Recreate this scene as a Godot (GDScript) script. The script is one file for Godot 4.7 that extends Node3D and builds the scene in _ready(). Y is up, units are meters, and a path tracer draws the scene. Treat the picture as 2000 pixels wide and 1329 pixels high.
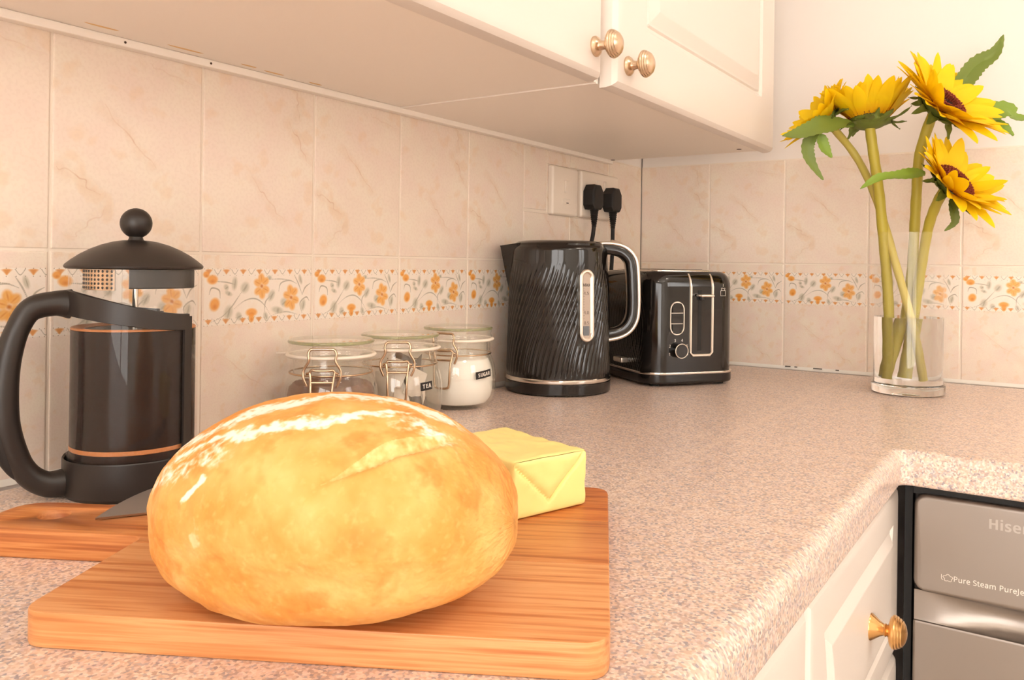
extends Node3D
# A kitchen corner: two tiled walls meet over an L-shaped worktop with a loaf, a cafetiere, jars, a kettle, a toaster and sunflowers.
# Heights of things on the worktop are given from its top, which lies H above the floor.

const H := 0.91
const LAMP := 0.85
const SKY := 8.5
const FACING := -0.9905            # turn of a thing whose front looks to the middle of the room

var M := {}                        # materials
var used := {}                     # names that are taken


# ---------------------------------------------------------------- mesh building
class MB:
	var v := PackedVector3Array()
	var uv := PackedVector2Array()
	var col := PackedColorArray()
	var ix := PackedInt32Array()

	func p(a: Vector3, t := Vector2.ZERO, c := Color.WHITE) -> int:
		v.append(a)
		uv.append(t)
		col.append(c)
		return v.size() - 1

	func tri(a: int, b: int, c: int) -> void:
		ix.append(a)
		ix.append(b)
		ix.append(c)

	func quad(a: int, b: int, c: int, d: int) -> void:
		tri(a, b, c)
		tri(a, c, d)

	func join(o: MB, t := Transform3D()) -> void:
		var at := v.size()
		for i in o.v.size():
			p(t * o.v[i], o.uv[i], o.col[i])
		for i in o.ix:
			ix.append(at + i)


func solid(mb: MB, crease := 38.0, orient := true) -> ArrayMesh:
	# Turns the faces outwards, gives every corner a normal (sharp past the crease angle) and makes the mesh.
	var n := mb.ix.size() / 3
	var vol := 0.0
	var mid := Vector3.ZERO
	for q in mb.v:
		mid += q
	mid /= maxf(1.0, mb.v.size())
	var face := PackedVector3Array()
	face.resize(n)
	for f in n:
		var a := mb.v[mb.ix[f * 3]]
		var b := mb.v[mb.ix[f * 3 + 1]]
		var c := mb.v[mb.ix[f * 3 + 2]]
		face[f] = (c - a).cross(b - a)
		vol += face[f].dot(a - mid)
	var flip := orient and vol < 0.0
	var groups := {}
	var gid := PackedInt32Array()
	gid.resize(mb.v.size())
	for i in mb.v.size():
		var k := Vector3i((mb.v[i] * 100000.0).round())
		if not groups.has(k):
			groups[k] = groups.size()
		gid[i] = groups[k]
	var lists := []
	lists.resize(groups.size())
	for i in lists.size():
		lists[i] = PackedInt32Array()
	for f in n:
		if flip:
			face[f] = -face[f]
		for j in 3:
			lists[gid[mb.ix[f * 3 + j]]].append(f)
	var unit := PackedVector3Array()
	unit.resize(n)
	for f in n:
		unit[f] = face[f].normalized()
	var limit := cos(deg_to_rad(crease))
	var all_smooth := crease >= 179.0
	var sums := PackedVector3Array()
	if all_smooth:
		sums.resize(lists.size())
		for g in lists.size():
			var s := Vector3.ZERO
			for f in lists[g]:
				s += face[f]
			sums[g] = s.normalized()
	var ov := PackedVector3Array()
	var on := PackedVector3Array()
	var ou := PackedVector2Array()
	var oc := PackedColorArray()
	ov.resize(n * 3)
	on.resize(n * 3)
	ou.resize(n * 3)
	oc.resize(n * 3)
	for f in n:
		for j in 3:
			var src := mb.ix[f * 3 + ((2 - j) if flip else j)]
			var at := f * 3 + j
			ov[at] = mb.v[src]
			ou[at] = mb.uv[src]
			oc[at] = mb.col[src]
			if all_smooth:
				on[at] = sums[gid[src]]
			else:
				var s := Vector3.ZERO
				for g in lists[gid[src]]:
					if unit[g].dot(unit[f]) > limit:
						s += face[g]
				on[at] = s.normalized() if s.length_squared() > 0.0 else Vector3.UP
	var arr := []
	arr.resize(Mesh.ARRAY_MAX)
	arr[Mesh.ARRAY_VERTEX] = ov
	arr[Mesh.ARRAY_NORMAL] = on
	arr[Mesh.ARRAY_TEX_UV] = ou
	arr[Mesh.ARRAY_COLOR] = oc
	var m := ArrayMesh.new()
	m.add_surface_from_arrays(Mesh.PRIMITIVE_TRIANGLES, arr)
	return m


func lathe(profile: Array, seg := 48, a0 := 0.0, a1 := TAU) -> MB:
	# profile: Vector2(radius, height), turned round the y axis
	var mb := MB.new()
	var whole := absf(a1 - a0) > TAU - 0.001
	for i in profile.size():
		for k in seg + 1:
			var a := a0 + (a1 - a0) * k / seg
			var r: float = profile[i].x
			mb.p(Vector3(r * sin(a), profile[i].y, r * cos(a)), Vector2(float(k) / seg, float(i) / (profile.size() - 1)))
	for i in profile.size() - 1:
		for k in seg:
			var a := i * (seg + 1) + k
			var b := a + seg + 1
			if profile[i + 1].x > 1e-6:
				mb.tri(a, b, b + 1)
			if profile[i].x > 1e-6:
				mb.tri(a, b + 1, a + 1)
	if not whole:
		pass
	return mb


func disc_ring(n: int, r: float) -> Array:
	var out := []
	for k in n:
		out.append(Vector2(cos(TAU * k / n), sin(TAU * k / n)) * r)
	return out


func rrect(w: float, h: float, r: float, n := 6) -> PackedVector2Array:
	var out := PackedVector2Array()
	for c in 4:
		var mid := Vector2((w / 2 - r) * [1, -1, -1, 1][c], (h / 2 - r) * [1, 1, -1, -1][c])
		for k in n + 1:
			var a := PI / 2 * (c + float(k) / n)
			out.append(mid + Vector2(cos(a), sin(a)) * r)
	return out


func inset(poly: PackedVector2Array, d: float) -> PackedVector2Array:
	var out := PackedVector2Array()
	var n := poly.size()
	var s := 0.0
	for i in n:
		s += poly[i].cross(poly[(i + 1) % n])
	var turn := 1.0 if s > 0.0 else -1.0
	for i in n:
		var e0 := Vector2.ZERO
		var e1 := Vector2.ZERO
		var k := 1
		while e0.length() < 1e-6 and k < n:
			e0 = poly[i] - poly[(i - k + n) % n]
			k += 1
		k = 1
		while e1.length() < 1e-6 and k < n:
			e1 = poly[(i + k) % n] - poly[i]
			k += 1
		var n0 := Vector2(-e0.y, e0.x).normalized() * turn
		var n1 := Vector2(-e1.y, e1.x).normalized() * turn
		var m := n0 + n1
		m = n0 if m.length() < 0.1 else m / maxf(0.3, m.length_squared() / 2.0)
		out.append(poly[i] + m * d)
	return out


func slab(poly: PackedVector2Array, y0: float, y1: float, r_low := 0.0, r_top := 0.0, steps := 3) -> MB:
	# poly lies in x and z; edges are rounded by r_low and r_top
	var mb := MB.new()
	var rings := []
	if r_low > 0.0:
		for k in steps + 1:
			var a := PI / 2 * k / steps
			rings.append([r_low * (1.0 - sin(a)), y0 + r_low * (1.0 - cos(a))])
	else:
		rings.append([0.0, y0])
	if r_top > 0.0:
		for k in steps + 1:
			var a := PI / 2 * k / steps
			rings.append([r_top * (1.0 - cos(a)), y1 - r_top * (1.0 - sin(a))])
	else:
		rings.append([0.0, y1])
	var n := poly.size()
	for q in rings:
		var ring := inset(poly, q[0]) if q[0] > 1e-7 else poly
		for c in ring:
			mb.p(Vector3(c.x, q[1], c.y))
	for i in rings.size() - 1:
		for k in n:
			var a := i * n + k
			var b := i * n + (k + 1) % n
			mb.quad(a, b, b + n, a + n)
	var cap := Geometry2D.triangulate_polygon(inset(poly, rings[-1][0]) if rings[-1][0] > 0.0 else poly)
	var low := Geometry2D.triangulate_polygon(inset(poly, rings[0][0]) if rings[0][0] > 0.0 else poly)
	var top := (rings.size() - 1) * n
	var up := 0.0
	for k in range(0, cap.size(), 3):
		up += (poly[cap[k + 1]] - poly[cap[k]]).cross(poly[cap[k + 2]] - poly[cap[k]])
	var area := 0.0
	for k in n:
		area += poly[k].cross(poly[(k + 1) % n])
	# the side quads run one way round; caps follow
	for k in range(0, cap.size(), 3):
		if (up > 0.0) == (area > 0.0):
			mb.tri(top + cap[k], top + cap[k + 1], top + cap[k + 2])
		else:
			mb.tri(top + cap[k], top + cap[k + 2], top + cap[k + 1])
	for k in range(0, low.size(), 3):
		if (up > 0.0) == (area > 0.0):
			mb.tri(low[k], low[k + 2], low[k + 1])
		else:
			mb.tri(low[k], low[k + 1], low[k + 2])
	return mb


func box(c: Vector3, s: Vector3, r := 0.0, steps := 2) -> MB:
	var poly := rrect(s.x, s.z, maxf(r, 0.00001), 3 if r > 0.0 else 1)
	if r <= 0.0:
		poly = PackedVector2Array([Vector2(s.x, s.z) / 2, Vector2(-s.x, s.z) / 2, Vector2(-s.x, -s.z) / 2, Vector2(s.x, -s.z) / 2])
	var mb := slab(poly, -s.y / 2, s.y / 2, r, r, steps)
	for i in mb.v.size():
		mb.v[i] += c
	return mb


func sweep(path: Array, section: Array, scales := [], up := Vector3.UP, caps := true, closed := false) -> MB:
	# section: Vector2 points (x: across, y: along the carried up vector); scales: a Vector2 or number for each point of the path
	var mb := MB.new()
	var n := path.size()
	var m := section.size()
	var u := up
	for i in n:
		var prev: Vector3 = path[(i - 1 + n) % n] if closed or i > 0 else path[i]
		var next: Vector3 = path[(i + 1) % n] if closed or i < n - 1 else path[i]
		var t := (next - prev).normalized()
		u = (u - t * u.dot(t)).normalized()
		var side := t.cross(u).normalized()
		var sc := Vector2.ONE
		if scales.size():
			sc = scales[i] if scales[i] is Vector2 else Vector2.ONE * scales[i]
		for k in m:
			mb.p(path[i] + side * section[k].x * sc.x + u * section[k].y * sc.y, Vector2(float(k) / m, float(i) / n))
	for i in (n if closed else n - 1):
		var j := (i + 1) % n
		for k in m:
			var l := (k + 1) % m
			mb.quad(i * m + k, i * m + l, j * m + l, j * m + k)
	if caps and not closed:
		var a := mb.p(path[0])
		var b := mb.p(path[n - 1])
		for k in m:
			var l := (k + 1) % m
			mb.tri(a, l, k)
			mb.tri(b, (n - 1) * m + k, (n - 1) * m + l)
	return mb


func smooth_path(pts: Array, per := 6) -> Array:
	var out := []
	for i in pts.size() - 1:
		var a = pts[maxi(i - 1, 0)]
		var b = pts[i]
		var c = pts[i + 1]
		var d = pts[mini(i + 2, pts.size() - 1)]
		for k in per:
			var t := float(k) / per
			out.append(0.5 * ((2.0 * b) + (c - a) * t + (2.0 * a - 5.0 * b + 4.0 * c - d) * t * t + (3.0 * b - a - 3.0 * c + d) * t * t * t))
	out.append(pts[pts.size() - 1])
	return out


func tube(pts: Array, r: float, seg := 8, per := 5) -> MB:
	return sweep(smooth_path(pts, per) if per > 1 else pts, disc_ring(seg, r))


func lay(mb: MB, t: Transform3D) -> MB:
	for i in mb.v.size():
		mb.v[i] = t * mb.v[i]
	return mb


func torus(r: float, thick: float, y := 0.0, seg := 48, m := 8, squash := 1.0) -> MB:
	var pts := []
	for k in m + 1:
		var a := TAU * k / m
		pts.append(Vector2(r + cos(a) * thick, y + sin(a) * thick * squash))
	return lathe(pts, seg)


# ---------------------------------------------------------------- the scene tree
func numbered(called: String) -> String:
	var n: int = used.get(called, 0)
	used[called] = n + 1
	return called if n == 0 else "%s_%03d" % [called, n]


func tag(o: Node, label: String, category: String, group := "", kind := "") -> Node:
	if label:
		o.set_meta("label", label)
	if category:
		o.set_meta("category", category)
	if group:
		o.set_meta("group", group)
	if kind:
		o.set_meta("kind", kind)
	return o


func thing(called: String, label: String, category: String, at := Vector3.ZERO, turn := 0.0, group := "") -> Node3D:
	var o := Node3D.new()
	o.name = numbered(called)
	add_child(o)
	o.position = at
	o.rotation.y = turn
	tag(o, label, category, group)
	return o


func part(called: String, shape, m: Material, parent: Node = null, crease := 38.0, orient := true) -> MeshInstance3D:
	var o := MeshInstance3D.new()
	o.mesh = solid(shape, crease, orient) if shape is MB else shape
	o.material_override = m
	if parent == null or parent == self:
		o.name = numbered(called)
		add_child(o)
	else:
		o.name = called
		parent.add_child(o, true)
	return o


func structure(called: String, shape, m: Material, label := "") -> MeshInstance3D:
	var o := part(called, shape, m)
	tag(o, label, "", "", "structure")
	return o


func lettering(text: String, size: float, depth: float, m: Material, parent: Node, t: Transform3D, called := "lettering", face := "Droid Sans", weight := 400) -> MeshInstance3D:
	var tm := TextMesh.new()
	var f := SystemFont.new()
	f.font_names = PackedStringArray([face])
	f.font_weight = weight
	tm.font = f
	tm.text = text
	tm.font_size = 64
	tm.pixel_size = size / 46.0     # size is the height of a capital
	tm.depth = depth
	tm.curve_step = 2.0
	var o := part(called, tm, m, parent)
	o.transform = t
	return o


# ---------------------------------------------------------------- materials
func srgb(r: float, g: float, b: float) -> Color:
	return Color(r / 255.0, g / 255.0, b / 255.0)


func mat(called: String, c: Color, rough := 0.5, metal := 0.0, spec := 0.5) -> StandardMaterial3D:
	var m := StandardMaterial3D.new()
	m.resource_name = called
	m.albedo_color = c
	m.roughness = rough
	m.metallic = metal
	m.metallic_specular = spec
	M[called] = m
	return m


func glass(called: String, c: Color, alpha: float, rough := 0.02) -> StandardMaterial3D:
	var m := mat(called, Color(c.r, c.g, c.b, alpha), rough)
	m.transparency = BaseMaterial3D.TRANSPARENCY_ALPHA
	return m


func noise(kind: int, freq: float, sd: int, octaves := 3) -> FastNoiseLite:
	var n := FastNoiseLite.new()
	n.noise_type = kind as FastNoiseLite.NoiseType
	n.frequency = freq
	n.seed = sd
	n.fractal_octaves = octaves
	if octaves <= 1:
		n.fractal_type = FastNoiseLite.FRACTAL_NONE
	return n


func noise_texture(n: FastNoiseLite, side: int, ramp: Array, steps := false) -> NoiseTexture2D:
	# ramp: [offset, colour] pairs
	var t := NoiseTexture2D.new()
	t.width = side
	t.height = side
	t.seamless = true
	t.seamless_blend_skirt = 0.08
	t.noise = n
	var g := Gradient.new()
	var o := PackedFloat32Array()
	var c := PackedColorArray()
	for q in ramp:
		o.append(q[0])
		c.append(q[1])
	g.offsets = o
	g.colors = c
	if steps:
		g.interpolation_mode = Gradient.GRADIENT_INTERPOLATE_CONSTANT
	t.color_ramp = g
	return t


func stamp(im: Image, x: float, y: float, rx: float, ry: float, turn: float, c: Color, soft := 0.35) -> void:
	var r := maxf(rx, ry) + 1.0
	var w := im.get_width()
	var h := im.get_height()
	var cs := cos(turn)
	var sn := sin(turn)
	for py in range(maxi(0, int(y - r)), mini(h, int(y + r) + 2)):
		for px in range(maxi(0, int(x - r)), mini(w, int(x + r) + 2)):
			var dx := px + 0.5 - x
			var dy := py + 0.5 - y
			var d := Vector2((dx * cs + dy * sn) / rx, (-dx * sn + dy * cs) / ry).length()
			if d < 1.0:
				var k := c.a * clampf((1.0 - d) / soft, 0.0, 1.0)
				im.set_pixel(px, py, im.get_pixel(px, py).lerp(Color(c.r, c.g, c.b), k))


func stroke(im: Image, pts: Array, wide: float, c: Color, ends := 0.3) -> void:
	var path := smooth_path(pts, 10)
	for i in path.size():
		var t := float(i) / (path.size() - 1)
		var r := wide * (ends + (1.0 - ends) * sin(PI * clampf(t, 0.05, 0.95)))
		stamp(im, path[i].x, path[i].y, r, r, 0.0, c, 0.7)


func marble(w: int, h: int, sd: int, veins: Array) -> Image:
	# the print of a glazed tile: cream and pink clouds with thin branching veins
	var im := Image.create(w, h, false, Image.FORMAT_RGB8)
	var a := noise(FastNoiseLite.TYPE_SIMPLEX_SMOOTH, 0.006, sd, 4)
	var b := noise(FastNoiseLite.TYPE_SIMPLEX_SMOOTH, 0.011, sd + 7, 3)
	var f := noise(FastNoiseLite.TYPE_SIMPLEX, 0.09, sd + 3, 2)
	for y in h:
		for x in w:
			var p := a.get_noise_2d(x, y) * 0.5 + 0.5
			var q := b.get_noise_2d(x, y)
			var c := srgb(240, 227, 209).lerp(srgb(238, 217, 203), clampf(p * 1.6 - 0.3, 0.0, 1.0))
			c = c.lerp(srgb(233, 203, 172), clampf(q * 1.5 - 0.35, 0.0, 0.40))
			c = c.lerp(srgb(214, 190, 172), clampf(f.get_noise_2d(x, y) * 0.25, 0.0, 0.12))
			im.set_pixel(x, y, c)
	var rng := RandomNumberGenerator.new()
	rng.seed = sd
	for q in veins:
		var from := Vector2(q[0] * w, q[1] * h)
		var to := Vector2(q[2] * w, q[3] * h)
		var pts := []
		for k in 9:
			var t := k / 8.0
			pts.append(from.lerp(to, t) + Vector2(rng.randf_range(-1, 1), rng.randf_range(-1, 1)) * w * 0.02)
		for i in 10:
			var t := i / 9.0
			var at := from.lerp(to, t)
			stamp(im, at.x + rng.randf_range(-8, 8), at.y + rng.randf_range(-8, 8), w * 0.07, w * 0.05, rng.randf() * 3.0, Color(0.87, 0.70, 0.54, 0.10 * q[4]), 0.9)
		stroke(im, pts, w * 0.0065, Color(0.80, 0.62, 0.50, 0.26 * q[4]))
	return im


func border_print(im: Image) -> void:
	# the printed band: a chain, orange flowers on grey-green scrolls, a chain
	var w := im.get_width()
	var h := im.get_height()
	var top := h * (0.2 - 0.1848) / 0.2
	var tall := h * (0.1848 - 0.1246) / 0.2
	var at := func(u: float, v: float) -> Vector2: return Vector2(u * w, top + v * tall)
	var grey := Color(0.60, 0.56, 0.49, 0.62)
	var pale := Color(0.72, 0.69, 0.60, 0.60)
	for py in range(int(top), int(top + tall)):
		for px in range(int(w * 0.02), int(w * 0.985)):
			im.set_pixel(px, py, im.get_pixel(px, py).lerp(srgb(245, 236, 224), 0.6))
	for v in [0.0, 0.115, 0.885, 1.0]:
		stroke(im, [at.call(0.02, v), at.call(0.5, v), at.call(0.985, v)], w * 0.0035, Color(0.50, 0.42, 0.34, 0.95), 1.0)
	for row in [0.01, 0.893]:
		for k in 7:
			var u: float = 0.055 + k * 0.144
			for j in 6:
				var s := j / 6.0
				stamp(im, at.call(u, 0.0).x, at.call(0.0, row + 0.012 + s * 0.075).y, w * 0.034 * (1.0 - s) + 1.0, tall * 0.016 + 1.0, 0.0, Color(0.85, 0.56, 0.30, 0.62), 0.5)
			stroke(im, [at.call(u + 0.045, row + 0.005), at.call(u + 0.072, row + 0.085), at.call(u + 0.099, row + 0.005)], w * 0.004, grey, 1.0)
	# scrolls
	for s in [[[0.04, 0.97], [0.16, 0.86], [0.24, 0.70], [0.30, 0.52], [0.37, 0.30]], [[0.27, 0.72], [0.36, 0.58], [0.45, 0.55], [0.53, 0.66], [0.60, 0.90]], [[0.54, 0.80], [0.55, 0.60], [0.63, 0.45]], [[0.67, 0.42], [0.69, 0.27], [0.77, 0.22], [0.84, 0.28]], [[0.82, 0.12], [0.86, 0.28], [0.90, 0.50]], [[0.10, 0.22], [0.20, 0.24], [0.27, 0.28]], [[0.55, 0.20], [0.68, 0.19], [0.79, 0.22]], [[0.06, 0.45], [0.08, 0.34], [0.14, 0.38], [0.15, 0.52]], [[0.62, 0.86], [0.74, 0.82], [0.85, 0.88]], [[0.90, 0.86], [0.88, 0.66], [0.94, 0.55], [0.97, 0.62]], [[0.90, 0.50], [0.93, 0.36], [0.98, 0.28]]]:
		var pts := []
		for q in s:
			pts.append(at.call(q[0], q[1]))
		stroke(im, pts, w * 0.008, grey)
	for s in [[0.27, 0.26, 0.030, 0.15, 0.1], [0.36, 0.34, 0.045, 0.13, 0.6], [0.20, 0.33, 0.030, 0.06, 1.0], [0.22, 0.44, 0.040, 0.05, 0.4], [0.22, 0.78, 0.045, 0.16, 0.3], [0.31, 0.86, 0.040, 0.08, 1.2], [0.60, 0.50, 0.035, 0.14, 0.5], [0.66, 0.78, 0.070, 0.08, 0.2], [0.72, 0.64, 0.045, 0.10, 1.0], [0.55, 0.88, 0.025, 0.10, -0.4], [0.91, 0.70, 0.030, 0.14, 0.2], [0.88, 0.20, 0.022, 0.12, -0.3], [0.58, 0.16, 0.030, 0.05, 0.2]]:
		var q: Vector2 = at.call(s[0], s[1])
		stamp(im, q.x, q.y, s[2] * w, s[3] * tall, s[4], pale, 0.5)
		stamp(im, q.x + 2, q.y + 2, s[2] * w * 0.25, s[3] * tall * 0.8, s[4], grey, 0.8)
	# flowers and buds
	var bloom := func(u: float, v: float, r: float) -> void:
		for k in 6:
			var a := TAU * k / 6.0 + u * 7.0
			var q: Vector2 = at.call(u, v) + Vector2(cos(a) * r * 0.55, sin(a) * r * 0.85) * w
			stamp(im, q.x, q.y, r * w * 0.62, r * w * 0.5, a, Color(0.93, 0.66, 0.33, 0.8), 0.45)
			stamp(im, q.x, q.y, r * w * 0.50, r * w * 0.1, a, Color(0.80, 0.47, 0.20, 0.45), 0.9)
		var m: Vector2 = at.call(u, v)
		stamp(im, m.x, m.y, r * w * 0.24, r * w * 0.24, 0.0, Color(0.76, 0.42, 0.16, 0.8), 0.7)
	bloom.call(0.51, 0.32, 0.072)
	bloom.call(0.79, 0.55, 0.075)
	for s in [[0.085, 0.19, 0.052, 0.10, 0.0], [0.105, 0.63, 0.048, 0.14, 0.35], [0.42, 0.80, 0.060, 0.09, 0.0], [0.42, 0.90, 0.028, 0.10, 0.0], [0.035, 0.10, 0.03, 0.07, 0.0]]:
		var q: Vector2 = at.call(s[0], s[1])
		stamp(im, q.x, q.y, s[2] * w, s[3] * tall, s[4], Color(0.92, 0.62, 0.28, 0.9), 0.4)
		stamp(im, q.x + 1, q.y + s[3] * tall * 0.3, s[2] * w * 0.5, s[3] * tall * 0.45, s[4], Color(0.80, 0.45, 0.18, 0.5), 0.9)


func tile_material(called: String, im: Image) -> StandardMaterial3D:
	var m := mat(called, Color.WHITE, 0.16)
	m.albedo_texture = ImageTexture.create_from_image(im)
	return m


func make_materials() -> void:
	mat("white_paint", srgb(238, 229, 221), 0.75)
	mat("ceiling_paint", srgb(246, 244, 240), 0.85)
	mat("room_paint", srgb(240, 236, 229), 0.8)
	mat("grout", srgb(238, 224, 208), 0.85)
	mat("sealant", srgb(244, 238, 228), 0.45)
	mat("mould", srgb(70, 60, 52), 0.8)
	mat("cabinet_foil", srgb(228, 217, 207), 0.32)
	mat("melamine", srgb(250, 240, 229), 0.42)
	mat("old_glue", srgb(226, 186, 130), 0.6)
	mat("dark_hole", srgb(66, 44, 32), 0.8)
	mat("brass", srgb(226, 178, 116), 0.20, 1.0)
	mat("antique_brass", srgb(214, 188, 160), 0.26, 1.0)
	mat("chrome", srgb(226, 220, 212), 0.12, 1.0)
	mat("satin_chrome", srgb(236, 226, 214), 0.30, 1.0)
	mat("wire", srgb(206, 178, 150), 0.22, 1.0)
	mat("blade_steel", srgb(176, 176, 178), 0.30, 1.0)
	mat("black_gloss", srgb(22, 18, 16), 0.09, 0.0, 0.55)
	mat("black_plastic", srgb(38, 32, 29), 0.42)
	mat("press_plastic", srgb(40, 34, 31), 0.40)
	mat("grip_rubber", srgb(28, 26, 26), 0.55)
	mat("black_rubber", srgb(18, 16, 15), 0.6)
	mat("white_plastic", srgb(240, 226, 210), 0.30)
	mat("appliance_steel", srgb(150, 140, 132), 0.34, 0.85)
	mat("appliance_print", srgb(232, 222, 212), 0.5)
	mat("appliance_brand", srgb(178, 168, 160), 0.35, 0.6)
	mat("white_print", srgb(226, 218, 208), 0.5)
	mat("black_tape", srgb(30, 26, 26), 0.30)
	mat("gauge", srgb(188, 170, 156), 0.25)
	mat("gauge_water", srgb(112, 116, 122), 0.2)
	mat("gauge_print", srgb(74, 64, 60), 0.6)
	mat("floor_vinyl", srgb(206, 190, 174), 0.45)
	mat("rubber_seal", srgb(248, 236, 220), 0.45)
	mat("sugar", srgb(252, 246, 236), 0.9)
	mat("coffee_granules", srgb(112, 62, 36), 0.8)
	mat("tea_paper", srgb(222, 208, 192), 0.8)
	mat("tea_leaf", srgb(92, 70, 58), 0.8)
	mat("coffee", srgb(30, 10, 4), 0.25, 0.0, 0.2)
	mat("foam_and_lit_coffee", srgb(190, 120, 66), 0.5)  # colour of the foam and of the light painted low in the beaker
	mat("stem_green", srgb(180, 164, 56), 0.5)
	mat("stem_pale", srgb(196, 178, 84), 0.5)
	var bract := mat("bract_green", srgb(104, 116, 42), 0.6)
	bract.backlight_enabled = true
	bract.backlight = Color(0.2, 0.25, 0.05)
	var leaf := mat("leaf_green", srgb(110, 126, 48), 0.5)
	leaf.backlight_enabled = true
	leaf.backlight = Color(0.25, 0.32, 0.06)
	var fresh := mat("leaf_fresh", srgb(124, 150, 50), 0.5)
	fresh.backlight_enabled = true
	fresh.backlight = Color(0.25, 0.35, 0.06)
	var petal := mat("petal", Color.WHITE, 0.6)
	petal.vertex_color_use_as_albedo = true
	petal.backlight_enabled = true
	petal.backlight = Color(0.9, 0.9, 0.9)
	mat("floret_dark", srgb(54, 30, 22), 0.8)
	mat("floret_red", srgb(126, 44, 14), 0.75)
	var butter := mat("butter", srgb(250, 228, 146), 0.45)
	butter.subsurf_scatter_enabled = true
	butter.subsurf_scatter_strength = 0.08
	var clear := glass("clear_glass", Color(0.95, 0.97, 0.95), 0.02)
	clear.metallic_specular = 0.36
	glass("jar_glass", Color(0.84, 0.88, 0.76), 0.035)
	glass("lid_glass", Color(0.60, 0.62, 0.36), 0.40)
	var water := mat("water", Color(1, 1, 1, 0.0), 0.0)
	water.refraction_enabled = true
	water.refraction_scale = 0.033
	water.transparency = BaseMaterial3D.TRANSPARENCY_ALPHA
	var thick := mat("thick_glass", Color(1, 1, 1, 0.0), 0.0)
	thick.refraction_enabled = true
	thick.refraction_scale = 0.05
	thick.transparency = BaseMaterial3D.TRANSPARENCY_ALPHA
	var lamp := mat("lamp_glow", srgb(255, 240, 220), 0.5)
	lamp.emission_enabled = true
	lamp.emission = srgb(255, 226, 190)
	lamp.emission_energy_multiplier = 3.0

	# worktop: a speckled laminate
	var grain := noise(FastNoiseLite.TYPE_CELLULAR, 0.17, 5, 1)
	grain.cellular_return_type = FastNoiseLite.RETURN_CELL_VALUE
	grain.cellular_jitter = 1.0
	grain.domain_warp_enabled = true
	grain.domain_warp_amplitude = 6.0
	grain.domain_warp_frequency = 0.09
	var stone := mat("worktop_laminate", Color.WHITE, 0.30)
	stone.albedo_texture = noise_texture(grain, 1024, [[0.0, srgb(164, 153, 155)], [0.06, srgb(190, 168, 157)], [0.20, srgb(215, 188, 169)], [0.42, srgb(229, 206, 190)], [0.64, srgb(239, 220, 208)], [0.82, srgb(222, 200, 190)], [0.94, srgb(188, 177, 177)]], true)
	stone.uv1_triplanar = true
	stone.uv1_world_triplanar = true
	stone.uv1_triplanar_sharpness = 8.0
	stone.uv1_scale = Vector3.ONE * 3.6
	var cloud := noise(FastNoiseLite.TYPE_SIMPLEX, 0.03, 21, 3)
	stone.detail_enabled = true
	stone.detail_albedo = noise_texture(cloud, 512, [[0.0, Color(0.92, 0.90, 0.92)], [0.5, Color(1, 1, 1)], [1.0, Color(0.98, 0.95, 0.92)]])
	stone.detail_blend_mode = BaseMaterial3D.BLEND_MODE_MUL
	stone.detail_uv_layer = BaseMaterial3D.DETAIL_UV_1

	# cutting board staves: grain runs along the local x axis
	for k in 3:
		var g := noise(FastNoiseLite.TYPE_SIMPLEX, 0.014, 40 + k, 5)
		g.domain_warp_enabled = true
		g.domain_warp_amplitude = 18.0
		g.domain_warp_frequency = 0.01
		var tones: Array = [[srgb(184, 108, 56), srgb(214, 146, 90), srgb(226, 166, 112)], [srgb(150, 78, 38), srgb(196, 120, 64), srgb(214, 146, 88)], [srgb(134, 66, 28), srgb(182, 100, 44), srgb(204, 128, 64)]][k]
		var wood := mat("acacia_%s" % ["light", "mid", "dark"][k], Color.WHITE, 0.42)
		wood.albedo_texture = noise_texture(g, 512, [[0.0, tones[0]], [0.35, tones[1]], [0.6, tones[2]], [0.8, tones[1]], [1.0, tones[0]]])
		wood.uv1_triplanar = true
		wood.uv1_scale = Vector3(0.55, 20.0, 13.0)
		wood.uv1_offset = Vector3(0.13 * k, 0.31 * k, 0.47 * k)

	# tiles
	M["tile_a"] = tile_material("tile_marble_one", marble(300, 400, 11, [[0.30, 0.32, 0.66, 0.60, 1.0], [0.02, 0.62, 0.28, 0.74, 1.0], [0.55, 0.08, 0.95, 0.14, 0.4], [0.10, 0.95, 0.34, 0.80, 0.5]]))
	M["tile_b"] = tile_material("tile_marble_two", marble(300, 400, 23, [[0.72, 0.22, 0.98, 0.48, 1.0], [0.40, 0.58, 0.72, 0.82, 0.9], [0.80, 0.02, 0.84, 0.22, 0.5]]))
	var bordered := marble(600, 800, 31, [[0.12, 0.52, 0.60, 0.78, 0.6], [0.62, 0.80, 0.90, 0.95, 0.5]])
	border_print(bordered)
	M["tile_border"] = tile_material("tile_border_print", bordered)


# ---------------------------------------------------------------- the room
func tile_mesh(w: float, h: float, u0 := 0.0, v0 := 0.0, u1 := 1.0, v1 := 1.0) -> ArrayMesh:
	# stands in x and y, its glazed face towards +z at z = 0; edges rounded over
	var mb := MB.new()
	var rings := [[0.0, -0.006], [0.0, -0.0016], [0.0006, -0.0004], [0.0016, 0.0]]
	for q in rings:
		for c in [Vector2(-1, -1), Vector2(1, -1), Vector2(1, 1), Vector2(-1, 1)]:
			var e := Vector2((w / 2 - q[0]) * c.x, (h / 2 - q[0]) * c.y)
			mb.p(Vector3(e.x, e.y, q[1]), Vector2(lerpf(u0, u1, e.x / w + 0.5), lerpf(v1, v0, e.y / h + 0.5)))
	for i in 3:
		for k in 4:
			mb.quad(i * 4 + k, i * 4 + (k + 1) % 4, i * 4 + 4 + (k + 1) % 4, i * 4 + 4 + k)
	mb.quad(12, 13, 14, 15)
	mb.quad(3, 2, 1, 0)
	return solid(mb, 30.0)


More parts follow.
